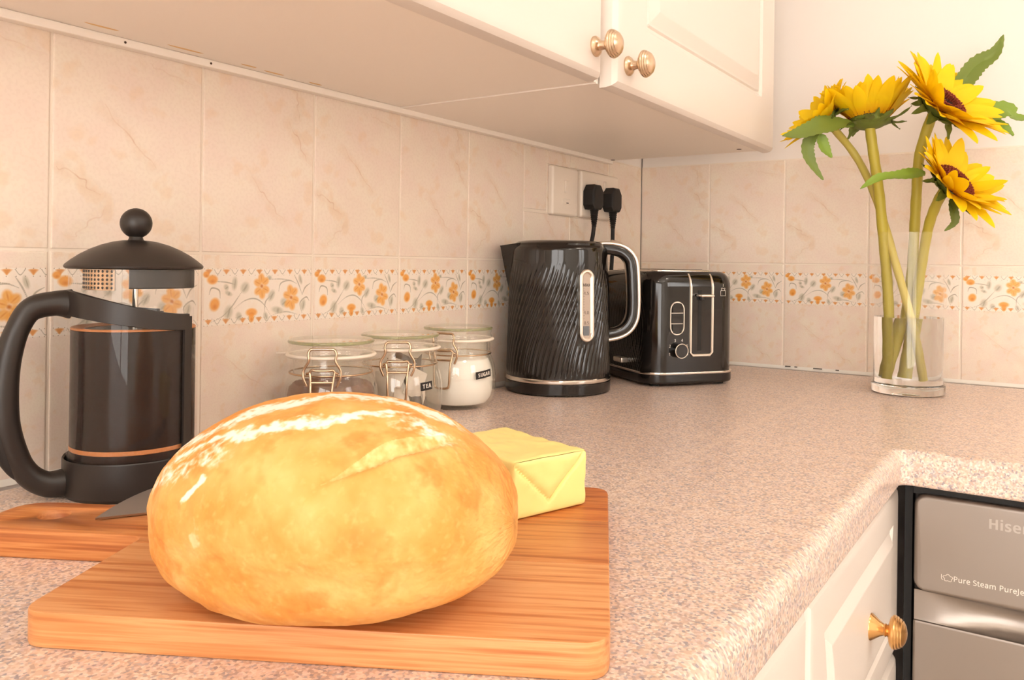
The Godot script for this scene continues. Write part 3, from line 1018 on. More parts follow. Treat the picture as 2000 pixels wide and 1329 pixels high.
func build_bread() -> void:
	var a := 0.0993
	var b := 0.0785
	var c_top := 0.0597
	var c_low := 0.0431
	var t := thing("bread_loaf", "large crusty golden oval loaf dusted with flour on the cutting board", "bread", Vector3(-1.2555, H + 0.0182 + c_low, 0.4154), -1.2158)
	# local x is the long axis, local -z points to the tiles
	var lumps := noise(FastNoiseLite.TYPE_SIMPLEX_SMOOTH, 1.0, 3, 3)
	var nu := 220
	var nv := 150
	var mb := MB.new()
	var slash := [Vector2(0.560, 152.0), Vector2(0.606, 143.6), Vector2(0.647, 136.5), Vector2(0.714, 120.0), Vector2(0.757, 101.0)]
	for j in nv + 1:
		var v := float(j) / nv
		var cx := -cos(PI * v)
		var ring := sqrt(maxf(0.0, 1.0 - cx * cx))
		for i in nu + 1:
			var u := TAU * i / nu
			var cs := cos(u)
			var sn := sin(u)
			var p := Vector3(cx * a, 0, 0)
			if sn >= 0.0:
				p += Vector3(0, sn * c_top * ring, -cs * b * ring)
			else:
				var e := 3.18
				var k := pow(pow(absf(cs), e) + pow(absf(sn), e), -1.0 / e)
				var blend := smoothstep(0.0, 0.55, -sn)
				k = lerpf(1.0, k, blend)
				var flat := maxf(sn * k * 1.04, -1.0)
				p += Vector3(0, flat * c_low * pow(ring, 0.694), -cs * k * b * ring * lerpf(1.0, 0.985, blend))
			var n := Vector3(p.x / (a * a), p.y / (0.0555 * 0.0555), p.z / (b * b)).normalized()
			var q := p * 18.0
			var bump := lumps.get_noise_3dv(q) * 0.0022 + lumps.get_noise_3dv(q * 4.3) * 0.0006
			# baked-open slash: a step along its lower lip
			var deg := rad_to_deg(u)
			for s in slash.size() - 1:
				if v >= slash[s].x and v < slash[s + 1].x:
					var edge := lerpf(slash[s].y, slash[s + 1].y, (v - slash[s].x) / (slash[s + 1].x - slash[s].x))
					var d := edge - deg
					var fade := smoothstep(0.56, 0.60, v) * (1.0 - smoothstep(0.73, 0.757, v))
					bump -= 0.0024 * fade * smoothstep(-1.2, 0.8, d) * (1.0 - smoothstep(3.0, 16.0, d))
			# a soft crease low on the near end
			bump -= 0.0012 * exp(-pow((v - 0.865) / 0.030, 2.0)) * smoothstep(118.0, 140.0, deg) * (1.0 - smoothstep(176.0, 190.0, deg))
			if p.y > -c_low * 0.9:
				p += n * bump
			mb.p(p, Vector2(float(i) / nu, v))
	for j in nv:
		for i in nu:
			var k := j * (nu + 1) + i
			mb.quad(k, k + 1, k + nu + 2, k + nu + 1)
	# crust: gold with paler and browner patches, flour in streaks along the top
	var w := 1024
	var h := 640
	var im := Image.create(w, h, false, Image.FORMAT_RGB8)
	var n1 := noise(FastNoiseLite.TYPE_SIMPLEX_SMOOTH, 22.0, 8, 4)
	var n2 := noise(FastNoiseLite.TYPE_SIMPLEX, 150.0, 9, 3)
	var n3 := noise(FastNoiseLite.TYPE_SIMPLEX_SMOOTH, 34.0, 12, 4)
	var bands := [[[Vector2(0.16, 128), Vector2(0.30, 118), Vector2(0.374, 108), Vector2(0.434, 99), Vector2(0.489, 90), Vector2(0.56, 83), Vector2(0.66, 80), Vector2(0.75, 74)], 8.5, 1.25], [[Vector2(0.22, 138), Vector2(0.347, 127), Vector2(0.42, 125), Vector2(0.475, 122), Vector2(0.53, 115.5), Vector2(0.565, 109), Vector2(0.61, 102), Vector2(0.66, 98)], 4.6, 1.1], [[Vector2(0.62, 110), Vector2(0.68, 105), Vector2(0.73, 103), Vector2(0.78, 102)], 8.0, 0.62], [[Vector2(0.14, 150), Vector2(0.24, 148), Vector2(0.33, 141), Vector2(0.42, 135)], 10.0, 0.55]]
	for y in h:
		var v := (y + 0.5) / h
		var cx := -cos(PI * v)
		var ring := sqrt(1.0 - cx * cx)
		for x in w:
			var deg := 360.0 * (x + 0.5) / w
			var u := deg_to_rad(deg)
			var p := Vector3(cx * a, sin(u) * 0.055 * ring, cos(u) * b * ring)
			var m := n1.get_noise_3dv(p)
			var f := n2.get_noise_3dv(p)
			var g := n3.get_noise_3dv(p)
			var c := srgb(222, 150, 72)
			c = c.lerp(srgb(239, 192, 124), clampf(0.32 + m * 0.85, 0.0, 0.85))
			c = c.lerp(srgb(208, 126, 54), clampf(g * 1.5 - 0.22, 0.0, 0.5))
			c = c.lerp(srgb(240, 198, 132), clampf(f * 0.5 - 0.10, 0.0, 0.30))
			if deg > 40.0 and deg < 190.0:
				var dust := -0.2
				for s in bands:
					var line: Array = s[0]
					if v < line[0].x or v > line[-1].x:
						continue
					for k in line.size() - 1:
						if v >= line[k].x and v < line[k + 1].x:
							var mid := lerpf(line[k].y, line[k + 1].y, (v - line[k].x) / (line[k + 1].x - line[k].x))
							var off: float = absf(deg - mid + g * 7.0) / s[1]
							var tip: float = minf(1.0, minf(v - line[0].x, line[-1].x - v) / 0.06)
							dust = maxf(dust, s[2] * tip * (1.15 - off))
				dust += (f * 0.75 + m * 0.45) * smoothstep(-0.1, 0.35, dust) + f * 0.12
				c = c.lerp(srgb(252, 244, 236), clampf(dust * 1.05 - 0.10, 0.0, 0.90))
				# the torn strip above the slash is paler dough
				if v > 0.57 and v < 0.757:
					for k in slash.size() - 1:
						if v >= slash[k].x and v < slash[k + 1].x:
							var edge := lerpf(slash[k].y, slash[k + 1].y, (v - slash[k].x) / (slash[k + 1].x - slash[k].x))
							var d := edge - deg
							var open := 14.0 * smoothstep(0.57, 0.66, v) * (1.0 - smoothstep(0.74, 0.757, v))
							if d > 0.0 and d < open:
								c = c.lerp(srgb(246, 212, 150), clampf(0.40 + f * 0.6, 0.0, 1.0))
			# a pale slanting patch on the shoulder with a fainter spot beneath
			var pale_off := Vector2((v - 0.3565) * 1.0 + (deg - 155.0) * 0.0027, (deg - 155.0) / 360.0)
			var pale_patch := 1.0 - maxf(absf(pale_off.x) / 0.0090, absf(pale_off.y) / 0.0225)
			c = c.lerp(srgb(252, 244, 236), clampf((pale_patch + f * 0.55) * 2.2, 0.0, 0.85))
			var small := 1.0 - Vector2((v - 0.383) / 0.010, (deg - 177.0) / 7.0).length()
			c = c.lerp(srgb(250, 236, 214), clampf((small + f * 0.9) * 0.8, 0.0, 0.35))
			im.set_pixel(x, y, c)
	var crust := mat("crust", Color.WHITE, 0.62, 0.0, 0.4)
	crust.albedo_texture = ImageTexture.create_from_image(im)
	var fine := noise_texture(noise(FastNoiseLite.TYPE_SIMPLEX, 0.05, 17, 4), 512, [[0.0, Color.BLACK], [1.0, Color.WHITE]])
	crust.heightmap_enabled = true
	crust.heightmap_texture = fine
	crust.heightmap_scale = 0.07
	part("crust", mb, crust, t, 179.0)


func build_butter() -> void:
	# corner nearest the board's edge at (-1.0436, 0.451); the block runs back and to the side from there
	var u := Vector2(-0.966, -0.259)      # along the short end that is seen
	var w := Vector2(0.304, -0.953)       # along the long side
	var mid := Vector2(-1.0436, 0.451) + u * 0.034 + w * 0.049
	var t := thing("butter_block", "pale yellow block of butter on the cutting board behind the loaf", "butter", Vector3(mid.x, H + 0.0182, mid.y), atan2(-w.x, -w.y))
	var mb := MB.new()
	# a slightly slumped block with soft edges and the folds of its wrapper pressed into the end
	var nx := 36
	var ny := 24
	var nz := 40
	var s := Vector3(0.068, 0.0405, 0.098)
	var wob := noise(FastNoiseLite.TYPE_SIMPLEX_SMOOTH, 40.0, 2, 3)
	var faces := [[Vector3.RIGHT, Vector3.UP, Vector3.BACK, nx, ny], [Vector3.LEFT, Vector3.UP, Vector3.FORWARD, nx, ny], [Vector3.FORWARD, Vector3.UP, Vector3.RIGHT, nz, ny], [Vector3.BACK, Vector3.UP, Vector3.LEFT, nz, ny], [Vector3.RIGHT, Vector3.FORWARD, Vector3.UP, nx, nz], [Vector3.RIGHT, Vector3.BACK, Vector3.DOWN, nx, nz]]
	for f in faces:
		var at := mb.v.size()
		for j in f[4] + 1:
			for i in f[3] + 1:
				var q: Vector3 = (f[0] * (2.0 * i / f[3] - 1.0) + f[1] * (2.0 * j / f[4] - 1.0) + f[2]) * s / 2
				var core := Vector3(clampf(q.x, -s.x / 2 + 0.003, s.x / 2 - 0.003), clampf(q.y, -s.y / 2 + 0.003, s.y / 2 - 0.003), clampf(q.z, -s.z / 2 + 0.003, s.z / 2 - 0.003))
				var n: Vector3 = (q - core).normalized() if q.distance_to(core) > 1e-6 else f[2]
				var p := core + n * 0.003
				if f[2] == Vector3.BACK:
					# two creases meet low in the middle
					var d := absf((q.y + 0.012) - absf(q.x + 0.002) * 0.92)
					p.z -= 0.0024 * exp(-pow(d / 0.0012, 2.0)) * (1.0 if q.y > -0.013 else 0.0)
					p.z += 0.0012 * smoothstep(0.0, 0.01, (q.y + 0.012) - absf(q.x + 0.002) * 0.92)
				if f[2] != Vector3.DOWN and q.y > -s.y / 2 + 0.004:
					p += n * wob.get_noise_3dv(q * 1.0) * 0.0012
				mb.p(p + Vector3(0, s.y / 2, 0))
		for j in f[4]:
			for i in f[3]:
				var k: int = at + j * (f[3] + 1) + i
				mb.quad(k, k + 1, k + f[3] + 2, k + f[3] + 1)
	part("block", mb, M.butter, t, 60.0)


# ---------------------------------------------------------------- cafetiere
func build_cafetiere() -> void:
	var t := thing("cafetiere", "large glass and black plastic cafetiere full of coffee beside the tiles", "cafetiere", Vector3(-1.1723, H, 0.0858), FACING)
	t.scale = Vector3(0.865, 1.0, 0.865)
	var hd := -0.873                       # direction of the handle, from local +z towards +x
	var dir := Vector3(sin(hd), 0, cos(hd))
	part("base", lathe([Vector2(0, 0), Vector2(0.0585, 0), Vector2(0.0610, 0.003), Vector2(0.0610, 0.030), Vector2(0.0602, 0.0312), Vector2(0.0588, 0.030), Vector2(0.0588, 0.007), Vector2(0, 0.007)], 72), M.press_plastic, t)
	part("glass_beaker", lathe([Vector2(0, 0.0085), Vector2(0.0500, 0.0085), Vector2(0.0560, 0.0115), Vector2(0.0576, 0.0180), Vector2(0.0576, 0.1860), Vector2(0.0584, 0.1868)], 72), M.clear_glass, t)
	part("coffee", lathe([Vector2(0, 0.0110), Vector2(0.0490, 0.0110), Vector2(0.0540, 0.0140), Vector2(0.0552, 0.0195), Vector2(0.0552, 0.1345), Vector2(0.0540, 0.1348), Vector2(0, 0.1348)], 72), M.coffee, t)
	part("crema", lathe([Vector2(0.0440, 0.1349), Vector2(0.0551, 0.1349), Vector2(0.0554, 0.1362), Vector2(0.0545, 0.1368), Vector2(0.0440, 0.1356), Vector2(0.0440, 0.1349)], 72), M.foam_and_lit_coffee, t)
	part("lit_coffee_ring", lathe([Vector2(0.0550, 0.0365), Vector2(0.05545, 0.0370), Vector2(0.05545, 0.0400), Vector2(0.0550, 0.0405), Vector2(0.0550, 0.0365)], 72), M.foam_and_lit_coffee, t)  # amber ring painted in for light shining through the coffee near the bottom
	# frame: a band that leaves the handle and slopes to two uprights
	var band := MB.new()
	var n := 80
	for i in n + 1:
		var s := 2.0 * i / n - 1.0
		var a := hd + s * 2.22
		var k := smoothstep(0.0, 1.0, absf(s))
		var yc := lerpf(0.1570, 0.1415, k)
		var hh := lerpf(0.0105, 0.0068, k)
		for q in [Vector2(0.0581, -1), Vector2(0.0606, -0.94), Vector2(0.0606, 0.94), Vector2(0.0581, 1)]:
			band.p(Vector3(sin(a) * q.x, yc + q.y * hh, cos(a) * q.x))
	for i in n:
		for k in 4:
			band.quad(i * 4 + k, i * 4 + (k + 1) % 4, i * 4 + 4 + (k + 1) % 4, i * 4 + 4 + k)
	band.quad(3, 2, 1, 0)
	band.quad(n * 4, n * 4 + 1, n * 4 + 2, n * 4 + 3)
	part("frame_band", band, M.press_plastic, t, 40.0)
	for s in [-1, 1]:
		var up := MB.new()
		for i in 7:
			var a: float = hd + s * 2.20 + (i / 6.0 - 0.5) * 0.17
			for q in [Vector2(0.0581, 0.024), Vector2(0.0606, 0.024), Vector2(0.0606, 0.146), Vector2(0.0581, 0.146)]:
				up.p(Vector3(sin(a) * q.x, q.y, cos(a) * q.x))
		for i in 6:
			for k in 4:
				up.quad(i * 4 + k, i * 4 + (k + 1) % 4, i * 4 + 4 + (k + 1) % 4, i * 4 + 4 + k)
		up.quad(3, 2, 1, 0)
		up.quad(24, 25, 26, 27)
		part("upright", up, M.press_plastic, t, 40.0)
	# handle: one bowed grip with a rubber back
	var bow := []
	for q in [Vector2(0.0560, 0.1560), Vector2(0.0700, 0.1565), Vector2(0.0880, 0.1520), Vector2(0.0985, 0.1360), Vector2(0.1055, 0.1130), Vector2(0.1078, 0.0880), Vector2(0.1060, 0.0620), Vector2(0.0985, 0.0390), Vector2(0.0880, 0.0220), Vector2(0.0740, 0.0130), Vector2(0.0600, 0.0120)]:
		bow.append(dir * q.x + Vector3(0, q.y, 0))
	var path := smooth_path(bow, 7)
	var sc := []
	for i in path.size():
		var s := float(i) / (path.size() - 1)
		var fat := 1.0 + 0.20 * sin(PI * clampf((s - 0.30) / 0.45, 0.0, 1.0)) + 0.22 * exp(-pow(s / 0.06, 2.0)) + 0.15 * exp(-pow((1.0 - s) / 0.08, 2.0))
		sc.append(Vector2(1.08 * fat, fat))
	part("handle", sweep(path, disc_ring(20, 0.0098), sc, Vector3.UP), M.press_plastic, t, 60.0)
	var back := []
	var bsc := []
	for i in range(int(path.size() * 0.36), int(path.size() * 0.80)):
		var s := float(i) / (path.size() - 1)
		var tang: Vector3 = (path[i + 1] - path[i - 1]).normalized()
		var side := dir.cross(Vector3.UP)
		back.append(path[i] + tang.cross(side).normalized() * (0.0052 if tang.cross(side).dot(dir) > 0.0 else -0.0052))
		bsc.append(maxf(0.15, sqrt(sin(PI * clampf((s - 0.355) / 0.45, 0.02, 0.98)))))
	part("grip", sweep(back, disc_ring(16, 0.0105), bsc, Vector3.UP), M.grip_rubber, t, 60.0)
	# lid with ball knob, and the plunger that hangs from it
	part("lid", lathe([Vector2(0, 0.1845), Vector2(0.0590, 0.1845), Vector2(0.0614, 0.1855), Vector2(0.0618, 0.1870), Vector2(0.0608, 0.1884), Vector2(0.0560, 0.1920), Vector2(0.0490, 0.1965), Vector2(0.0400, 0.2010), Vector2(0.0300, 0.2048), Vector2(0.0200, 0.2074), Vector2(0.0120, 0.2086), Vector2(0, 0.2090)], 72), M.press_plastic, t)
	var ball := [Vector2(0, 0.2075), Vector2(0.0080, 0.2080), Vector2(0.0066, 0.2098), Vector2(0.0060, 0.2120)]
	for k in 15:
		var a := -1.10 + (PI / 2 + 1.10) * k / 14.0
		ball.append(Vector2(maxf(0.0, cos(a) * 0.0146), 0.2232 + sin(a) * 0.0128))
	part("ball_knob", lathe(ball, 40), M.press_plastic, t, 50.0)
	var pl := part("plunger_rod", lathe([Vector2(0, 0.120), Vector2(0.0026, 0.120), Vector2(0.0026, 0.186), Vector2(0, 0.186)], 16), M.chrome, t)
	pl.set_meta("label", "chrome plunger rod")
	var skirt := lathe([Vector2(0.0535, 0.1845), Vector2(0.0545, 0.1845), Vector2(0.0545, 0.1700), Vector2(0.0535, 0.1690), Vector2(0.0535, 0.1845)], 30, 0.35, 1.75)
	part("lid_skirt", skirt, M.press_plastic, t)
	var guard := part("strainer", lathe([Vector2(0.0440, 0.1840), Vector2(0.0452, 0.1840), Vector2(0.0452, 0.1675), Vector2(0.0440, 0.1675), Vector2(0.0440, 0.1840)], 30, -1.05, 0.06), M.wire, t)
	guard.set_meta("label", "perforated steel strainer under the lid")
	var holes := MB.new()
	for r in 5:
		for k in 11:
			var a := -1.0 + 0.1 * k
			holes.join(lathe([Vector2(0, 0.0003), Vector2(0.0011, 0.0003), Vector2(0.0011, -0.0002), Vector2(0, -0.0002)], 8), Transform3D(Basis(Vector3.UP, a) * Basis(Vector3.RIGHT, PI / 2), Vector3(sin(a) * 0.0452, 0.1695 + 0.0033 * r, cos(a) * 0.0452)))
	tag(part("perforations", holes, M.black_plastic, guard), "", "", "", "stuff")


# ---------------------------------------------------------------- storage jars
func build_jars() -> void:
	var glass_shape := solid(lathe([Vector2(0, 0.0015), Vector2(0.034, 0.0010), Vector2(0.0385, 0.0), Vector2(0.0430, 0.0025), Vector2(0.0490, 0.0120), Vector2(0.0515, 0.0240), Vector2(0.0515, 0.0420), Vector2(0.0500, 0.0540), Vector2(0.0465, 0.0640), Vector2(0.0440, 0.0685), Vector2(0.0450, 0.0705), Vector2(0.0438, 0.0730), Vector2(0.0438, 0.0830), Vector2(0.0462, 0.0845), Vector2(0.0462, 0.0860), Vector2(0.0405, 0.0860), Vector2(0.0405, 0.0700), Vector2(0.0440, 0.0620), Vector2(0.0475, 0.0520), Vector2(0.0487, 0.0400), Vector2(0.0487, 0.0240), Vector2(0.0460, 0.0130), Vector2(0.0400, 0.0055), Vector2(0, 0.0050)], 64), 50.0)
	var lid_shape := solid(lathe([Vector2(0, 0.0900), Vector2(0.0400, 0.0885), Vector2(0.0455, 0.0885), Vector2(0.0462, 0.0905), Vector2(0.0452, 0.0925), Vector2(0.0445, 0.0945), Vector2(0.0452, 0.0965), Vector2(0.0458, 0.0990), Vector2(0.0458, 0.1020), Vector2(0.0440, 0.1035), Vector2(0, 0.1025)], 64), 50.0)
	var rim_shape := solid(torus(0.0450, 0.0018, 0.1012, 64, 8), 179.0)
	var seal_shape := solid(torus(0.0466, 0.0024, 0.0873, 64, 8, 0.75), 179.0)
	var collar := solid(torus(0.0446, 0.0010, 0.0690, 64, 6), 179.0)
	var bail := MB.new()
	var w := 0.0014
	bail.join(tube([Vector3(-0.0155, 0.0600, 0.0500), Vector3(-0.0190, 0.0680, 0.0505), Vector3(-0.0190, 0.0760, 0.0500), Vector3(-0.0140, 0.0850, 0.0505), Vector3(-0.0145, 0.0920, 0.0500), Vector3(-0.0120, 0.0965, 0.0490), Vector3(-0.0050, 0.0970, 0.0490), Vector3(0.0050, 0.0970, 0.0490), Vector3(0.0120, 0.0965, 0.0490), Vector3(0.0145, 0.0920, 0.0500), Vector3(0.0140, 0.0850, 0.0505), Vector3(0.0190, 0.0760, 0.0500), Vector3(0.0190, 0.0680, 0.0505), Vector3(0.0155, 0.0600, 0.0500)], w, 8, 5))
	var bail_shape := solid(bail, 60.0)
	var lever := MB.new()
	lever.join(tube([Vector3(-0.0165, 0.0720, 0.0475), Vector3(-0.0130, 0.0735, 0.0490), Vector3(-0.0110, 0.0760, 0.0495), Vector3(-0.0060, 0.0755, 0.0500), Vector3(0.0060, 0.0755, 0.0500), Vector3(0.0110, 0.0760, 0.0495), Vector3(0.0130, 0.0735, 0.0490), Vector3(0.0165, 0.0720, 0.0475)], w, 8, 4))
	lever.join(tube([Vector3(-0.0130, 0.0735, 0.0490), Vector3(-0.0118, 0.0660, 0.0505), Vector3(-0.0112, 0.0600, 0.0530), Vector3(-0.0108, 0.0480, 0.0545), Vector3(-0.0098, 0.0330, 0.0545), Vector3(-0.0070, 0.0300, 0.0545), Vector3(0.0, 0.0292, 0.0545), Vector3(0.0070, 0.0300, 0.0545), Vector3(0.0098, 0.0330, 0.0545), Vector3(0.0108, 0.0480, 0.0545), Vector3(0.0112, 0.0600, 0.0530), Vector3(0.0118, 0.0660, 0.0505), Vector3(0.0130, 0.0735, 0.0490)], w, 8, 4))
	lever.join(tube([Vector3(-0.0112, 0.0640, 0.0518), Vector3(0.0112, 0.0640, 0.0518)], w * 0.9, 8, 1))
	var lever_shape := solid(lever, 60.0)
	var spec := [["clip-top glass jar of brown instant coffee, behind the loaf", Vector3(-0.934, H, 0.0690), FACING + 0.05], ["clip-top glass jar with a TEA label, full of tea bags", Vector3(-0.8285, H, 0.0745), FACING + 0.10], ["clip-top glass jar with a SUGAR label, full of white sugar", Vector3(-0.6945, H, 0.0580), FACING - 0.30]]
	for k in 3:
		var t := thing("storage_jar", spec[k][0], "jar", spec[k][1], spec[k][2], "clip-top storage jars along the tiles")
		t.scale = Vector3(1.0, 1.045, 1.0)
		part("glass_body", glass_shape, M.jar_glass, t)
		var lid := part("lid", lid_shape, M.jar_glass, t)
		part("lid_rim", rim_shape, M.lid_glass, lid)
		part("rubber_seal", seal_shape, M.rubber_seal, t)
		if k == 0:
			part("seal_tab", box(Vector3(-0.052, 0.0880, -0.004), Vector3(0.016, 0.0016, 0.012), 0.0006), M.rubber_seal, t)
		part("collar_wire", collar, M.wire, t)
		part("wire_bail", bail_shape, M.wire, t)
		part("clamp_lever", lever_shape, M.wire, t)
		if k > 0:
			var words: String = ["", "TEA", "SUGAR"][k]
			var tape_w: float = [0.0, 0.0165, 0.0265][k]
			var ang: float = [0.0, 0.70, 1.12][k]
			var yy: float = [0.0, 0.0475, 0.0455][k]
			var label := Node3D.new()
			label.name = "label_tape"
			t.add_child(label)
			var strip := MB.new()
			for i in 13:
				var a := (i / 12.0 - 0.5) * tape_w / 0.0518
				for q in [Vector2(0.0512, -0.0046), Vector2(0.0522, -0.0046), Vector2(0.0522, 0.0046), Vector2(0.0512, 0.0046)]:
					strip.p(Vector3(sin(a) * q.x, q.y, cos(a) * q.x))
			for i in 12:
				for j in 4:
					strip.quad(i * 4 + j, i * 4 + (j + 1) % 4, i * 4 + 4 + (j + 1) % 4, i * 4 + 4 + j)
			strip.quad(3, 2, 1, 0)
			strip.quad(48, 49, 50, 51)
			part("tape", strip, M.black_tape, label)
			for i in words.length():
				var a := (i - (words.length() - 1) / 2.0) * 0.0043 / 0.0522
				lettering(words[i], 0.0040, 0.0004, M.white_print, label, Transform3D(Basis(Vector3.UP, a), Vector3(sin(a) * 0.0523, 0, cos(a) * 0.0523)), "letter", "Droid Sans", 700)
			label.transform = Transform3D(Basis(Vector3.UP, ang) * Basis(Vector3.BACK, 0.07), Vector3(0, yy, 0))
			if k == 2:
				label.transform = Transform3D(Basis(Vector3.UP, ang) * Basis(Vector3.BACK, 0.10), Vector3(0, yy, 0))
	# what is in them
	var fill := func(top: float, rough: float, sd: int) -> MB:
		var lump := noise(FastNoiseLite.TYPE_SIMPLEX, 160.0, sd, 3)
		var pr := [Vector2(0, 0.0062), Vector2(0.0390, 0.0065), Vector2(0.0448, 0.0140), Vector2(0.0474, 0.0250)]
		var y := 0.032
		while y < top:
			var r := 0.0474 if y < 0.045 else lerpf(0.0474, 0.0398, smoothstep(0.045, 0.072, y))
			pr.append(Vector2(r, y))
			y += 0.008
		for q in [0.94, 0.75, 0.5, 0.25, 0.0]:
			pr.append(Vector2(pr[-1].x * 0.0 + q * (0.0474 if top < 0.045 else lerpf(0.0474, 0.0398, smoothstep(0.045, 0.072, top))), top + (1.0 - q) * 0.002))
		var mb := lathe(pr, 64)
		for i in mb.v.size():
			var q := mb.v[i]
			mb.v[i] = q * (1.0 - rough * absf(lump.get_noise_3dv(q)))
		return mb
	var cg := part("coffee_granules", fill.call(0.060, 0.04, 5), M.coffee_granules)
	cg.position = spec[0][1] + Vector3(0, 0.0008, 0)
	tag(cg, "brown instant coffee granules heaped inside the jar behind the loaf", "coffee", "", "stuff")
	var sg := part("sugar", fill.call(0.066, 0.004, 6), M.sugar)
	sg.position = spec[2][1]
	tag(sg, "white granulated sugar filling the labelled sugar jar", "sugar", "", "stuff")
	# tea bags: little pillows with a dark heart, standing and lying at odds
	var rng := RandomNumberGenerator.new()
	rng.seed = 12
	var bag := MB.new()
	for j in 9:
		for i in 9:
			for s in [1, -1]:
				pass
	var top_grid := []
	for s in [1.0, -1.0]:
		var at := bag.v.size()
		for j in 9:
			for i in 9:
				var x := i / 4.0 - 1.0
				var y := j / 4.0 - 1.0
				var puff := (1.0 - pow(absf(x), 3.0)) * (1.0 - pow(absf(y), 3.0)) * 0.0042 + 0.0004 * sin(x * 9.0 + y * 5.0) * (1.0 - x * x) * (1.0 - y * y)
				bag.p(Vector3(x * 0.015, y * 0.0165, s * (puff + 0.0002)))
		for j in 8:
			for i in 8:
				var k := at + j * 9 + i
				if s > 0:
					bag.quad(k, k + 9, k + 10, k + 1)
				else:
					bag.quad(k, k + 1, k + 10, k + 9)
	var bag_shape := solid(bag, 50.0)
	var n := 0
	for layer in 4:
		for k in 4:
			var a := TAU * k / 4.0 + layer * 0.7 + rng.randf_range(-0.2, 0.2)
			var r := 0.026 if layer < 3 else 0.019
			var o := part("tea_bag", bag_shape, M.tea_leaf if (layer + k) % 3 == 0 else M.tea_paper)
			o.transform = Transform3D(Basis(Vector3.UP, a) * Basis(Vector3.RIGHT, rng.randf_range(-0.5, 0.3)) * Basis(Vector3.BACK, rng.randf_range(-0.5, 0.5)), spec[1][1] + Vector3(sin(a) * r, 0.0225 + layer * 0.0135, cos(a) * r))
			tag(o, "dark tea bag inside the TEA jar" if (layer + k) % 3 == 0 else "pale paper tea bag inside the TEA jar", "tea bag", "dark tea bags in the jar" if (layer + k) % 3 == 0 else "pale tea bags in the jar")
			n += 1


# ---------------------------------------------------------------- kettle and toaster
func ring_loop(pts: Array, close := true) -> Array:
	var out := pts.duplicate()
	if close and out[0].distance_to(out[-1]) < 1e-6:
		out.pop_back()
	return out


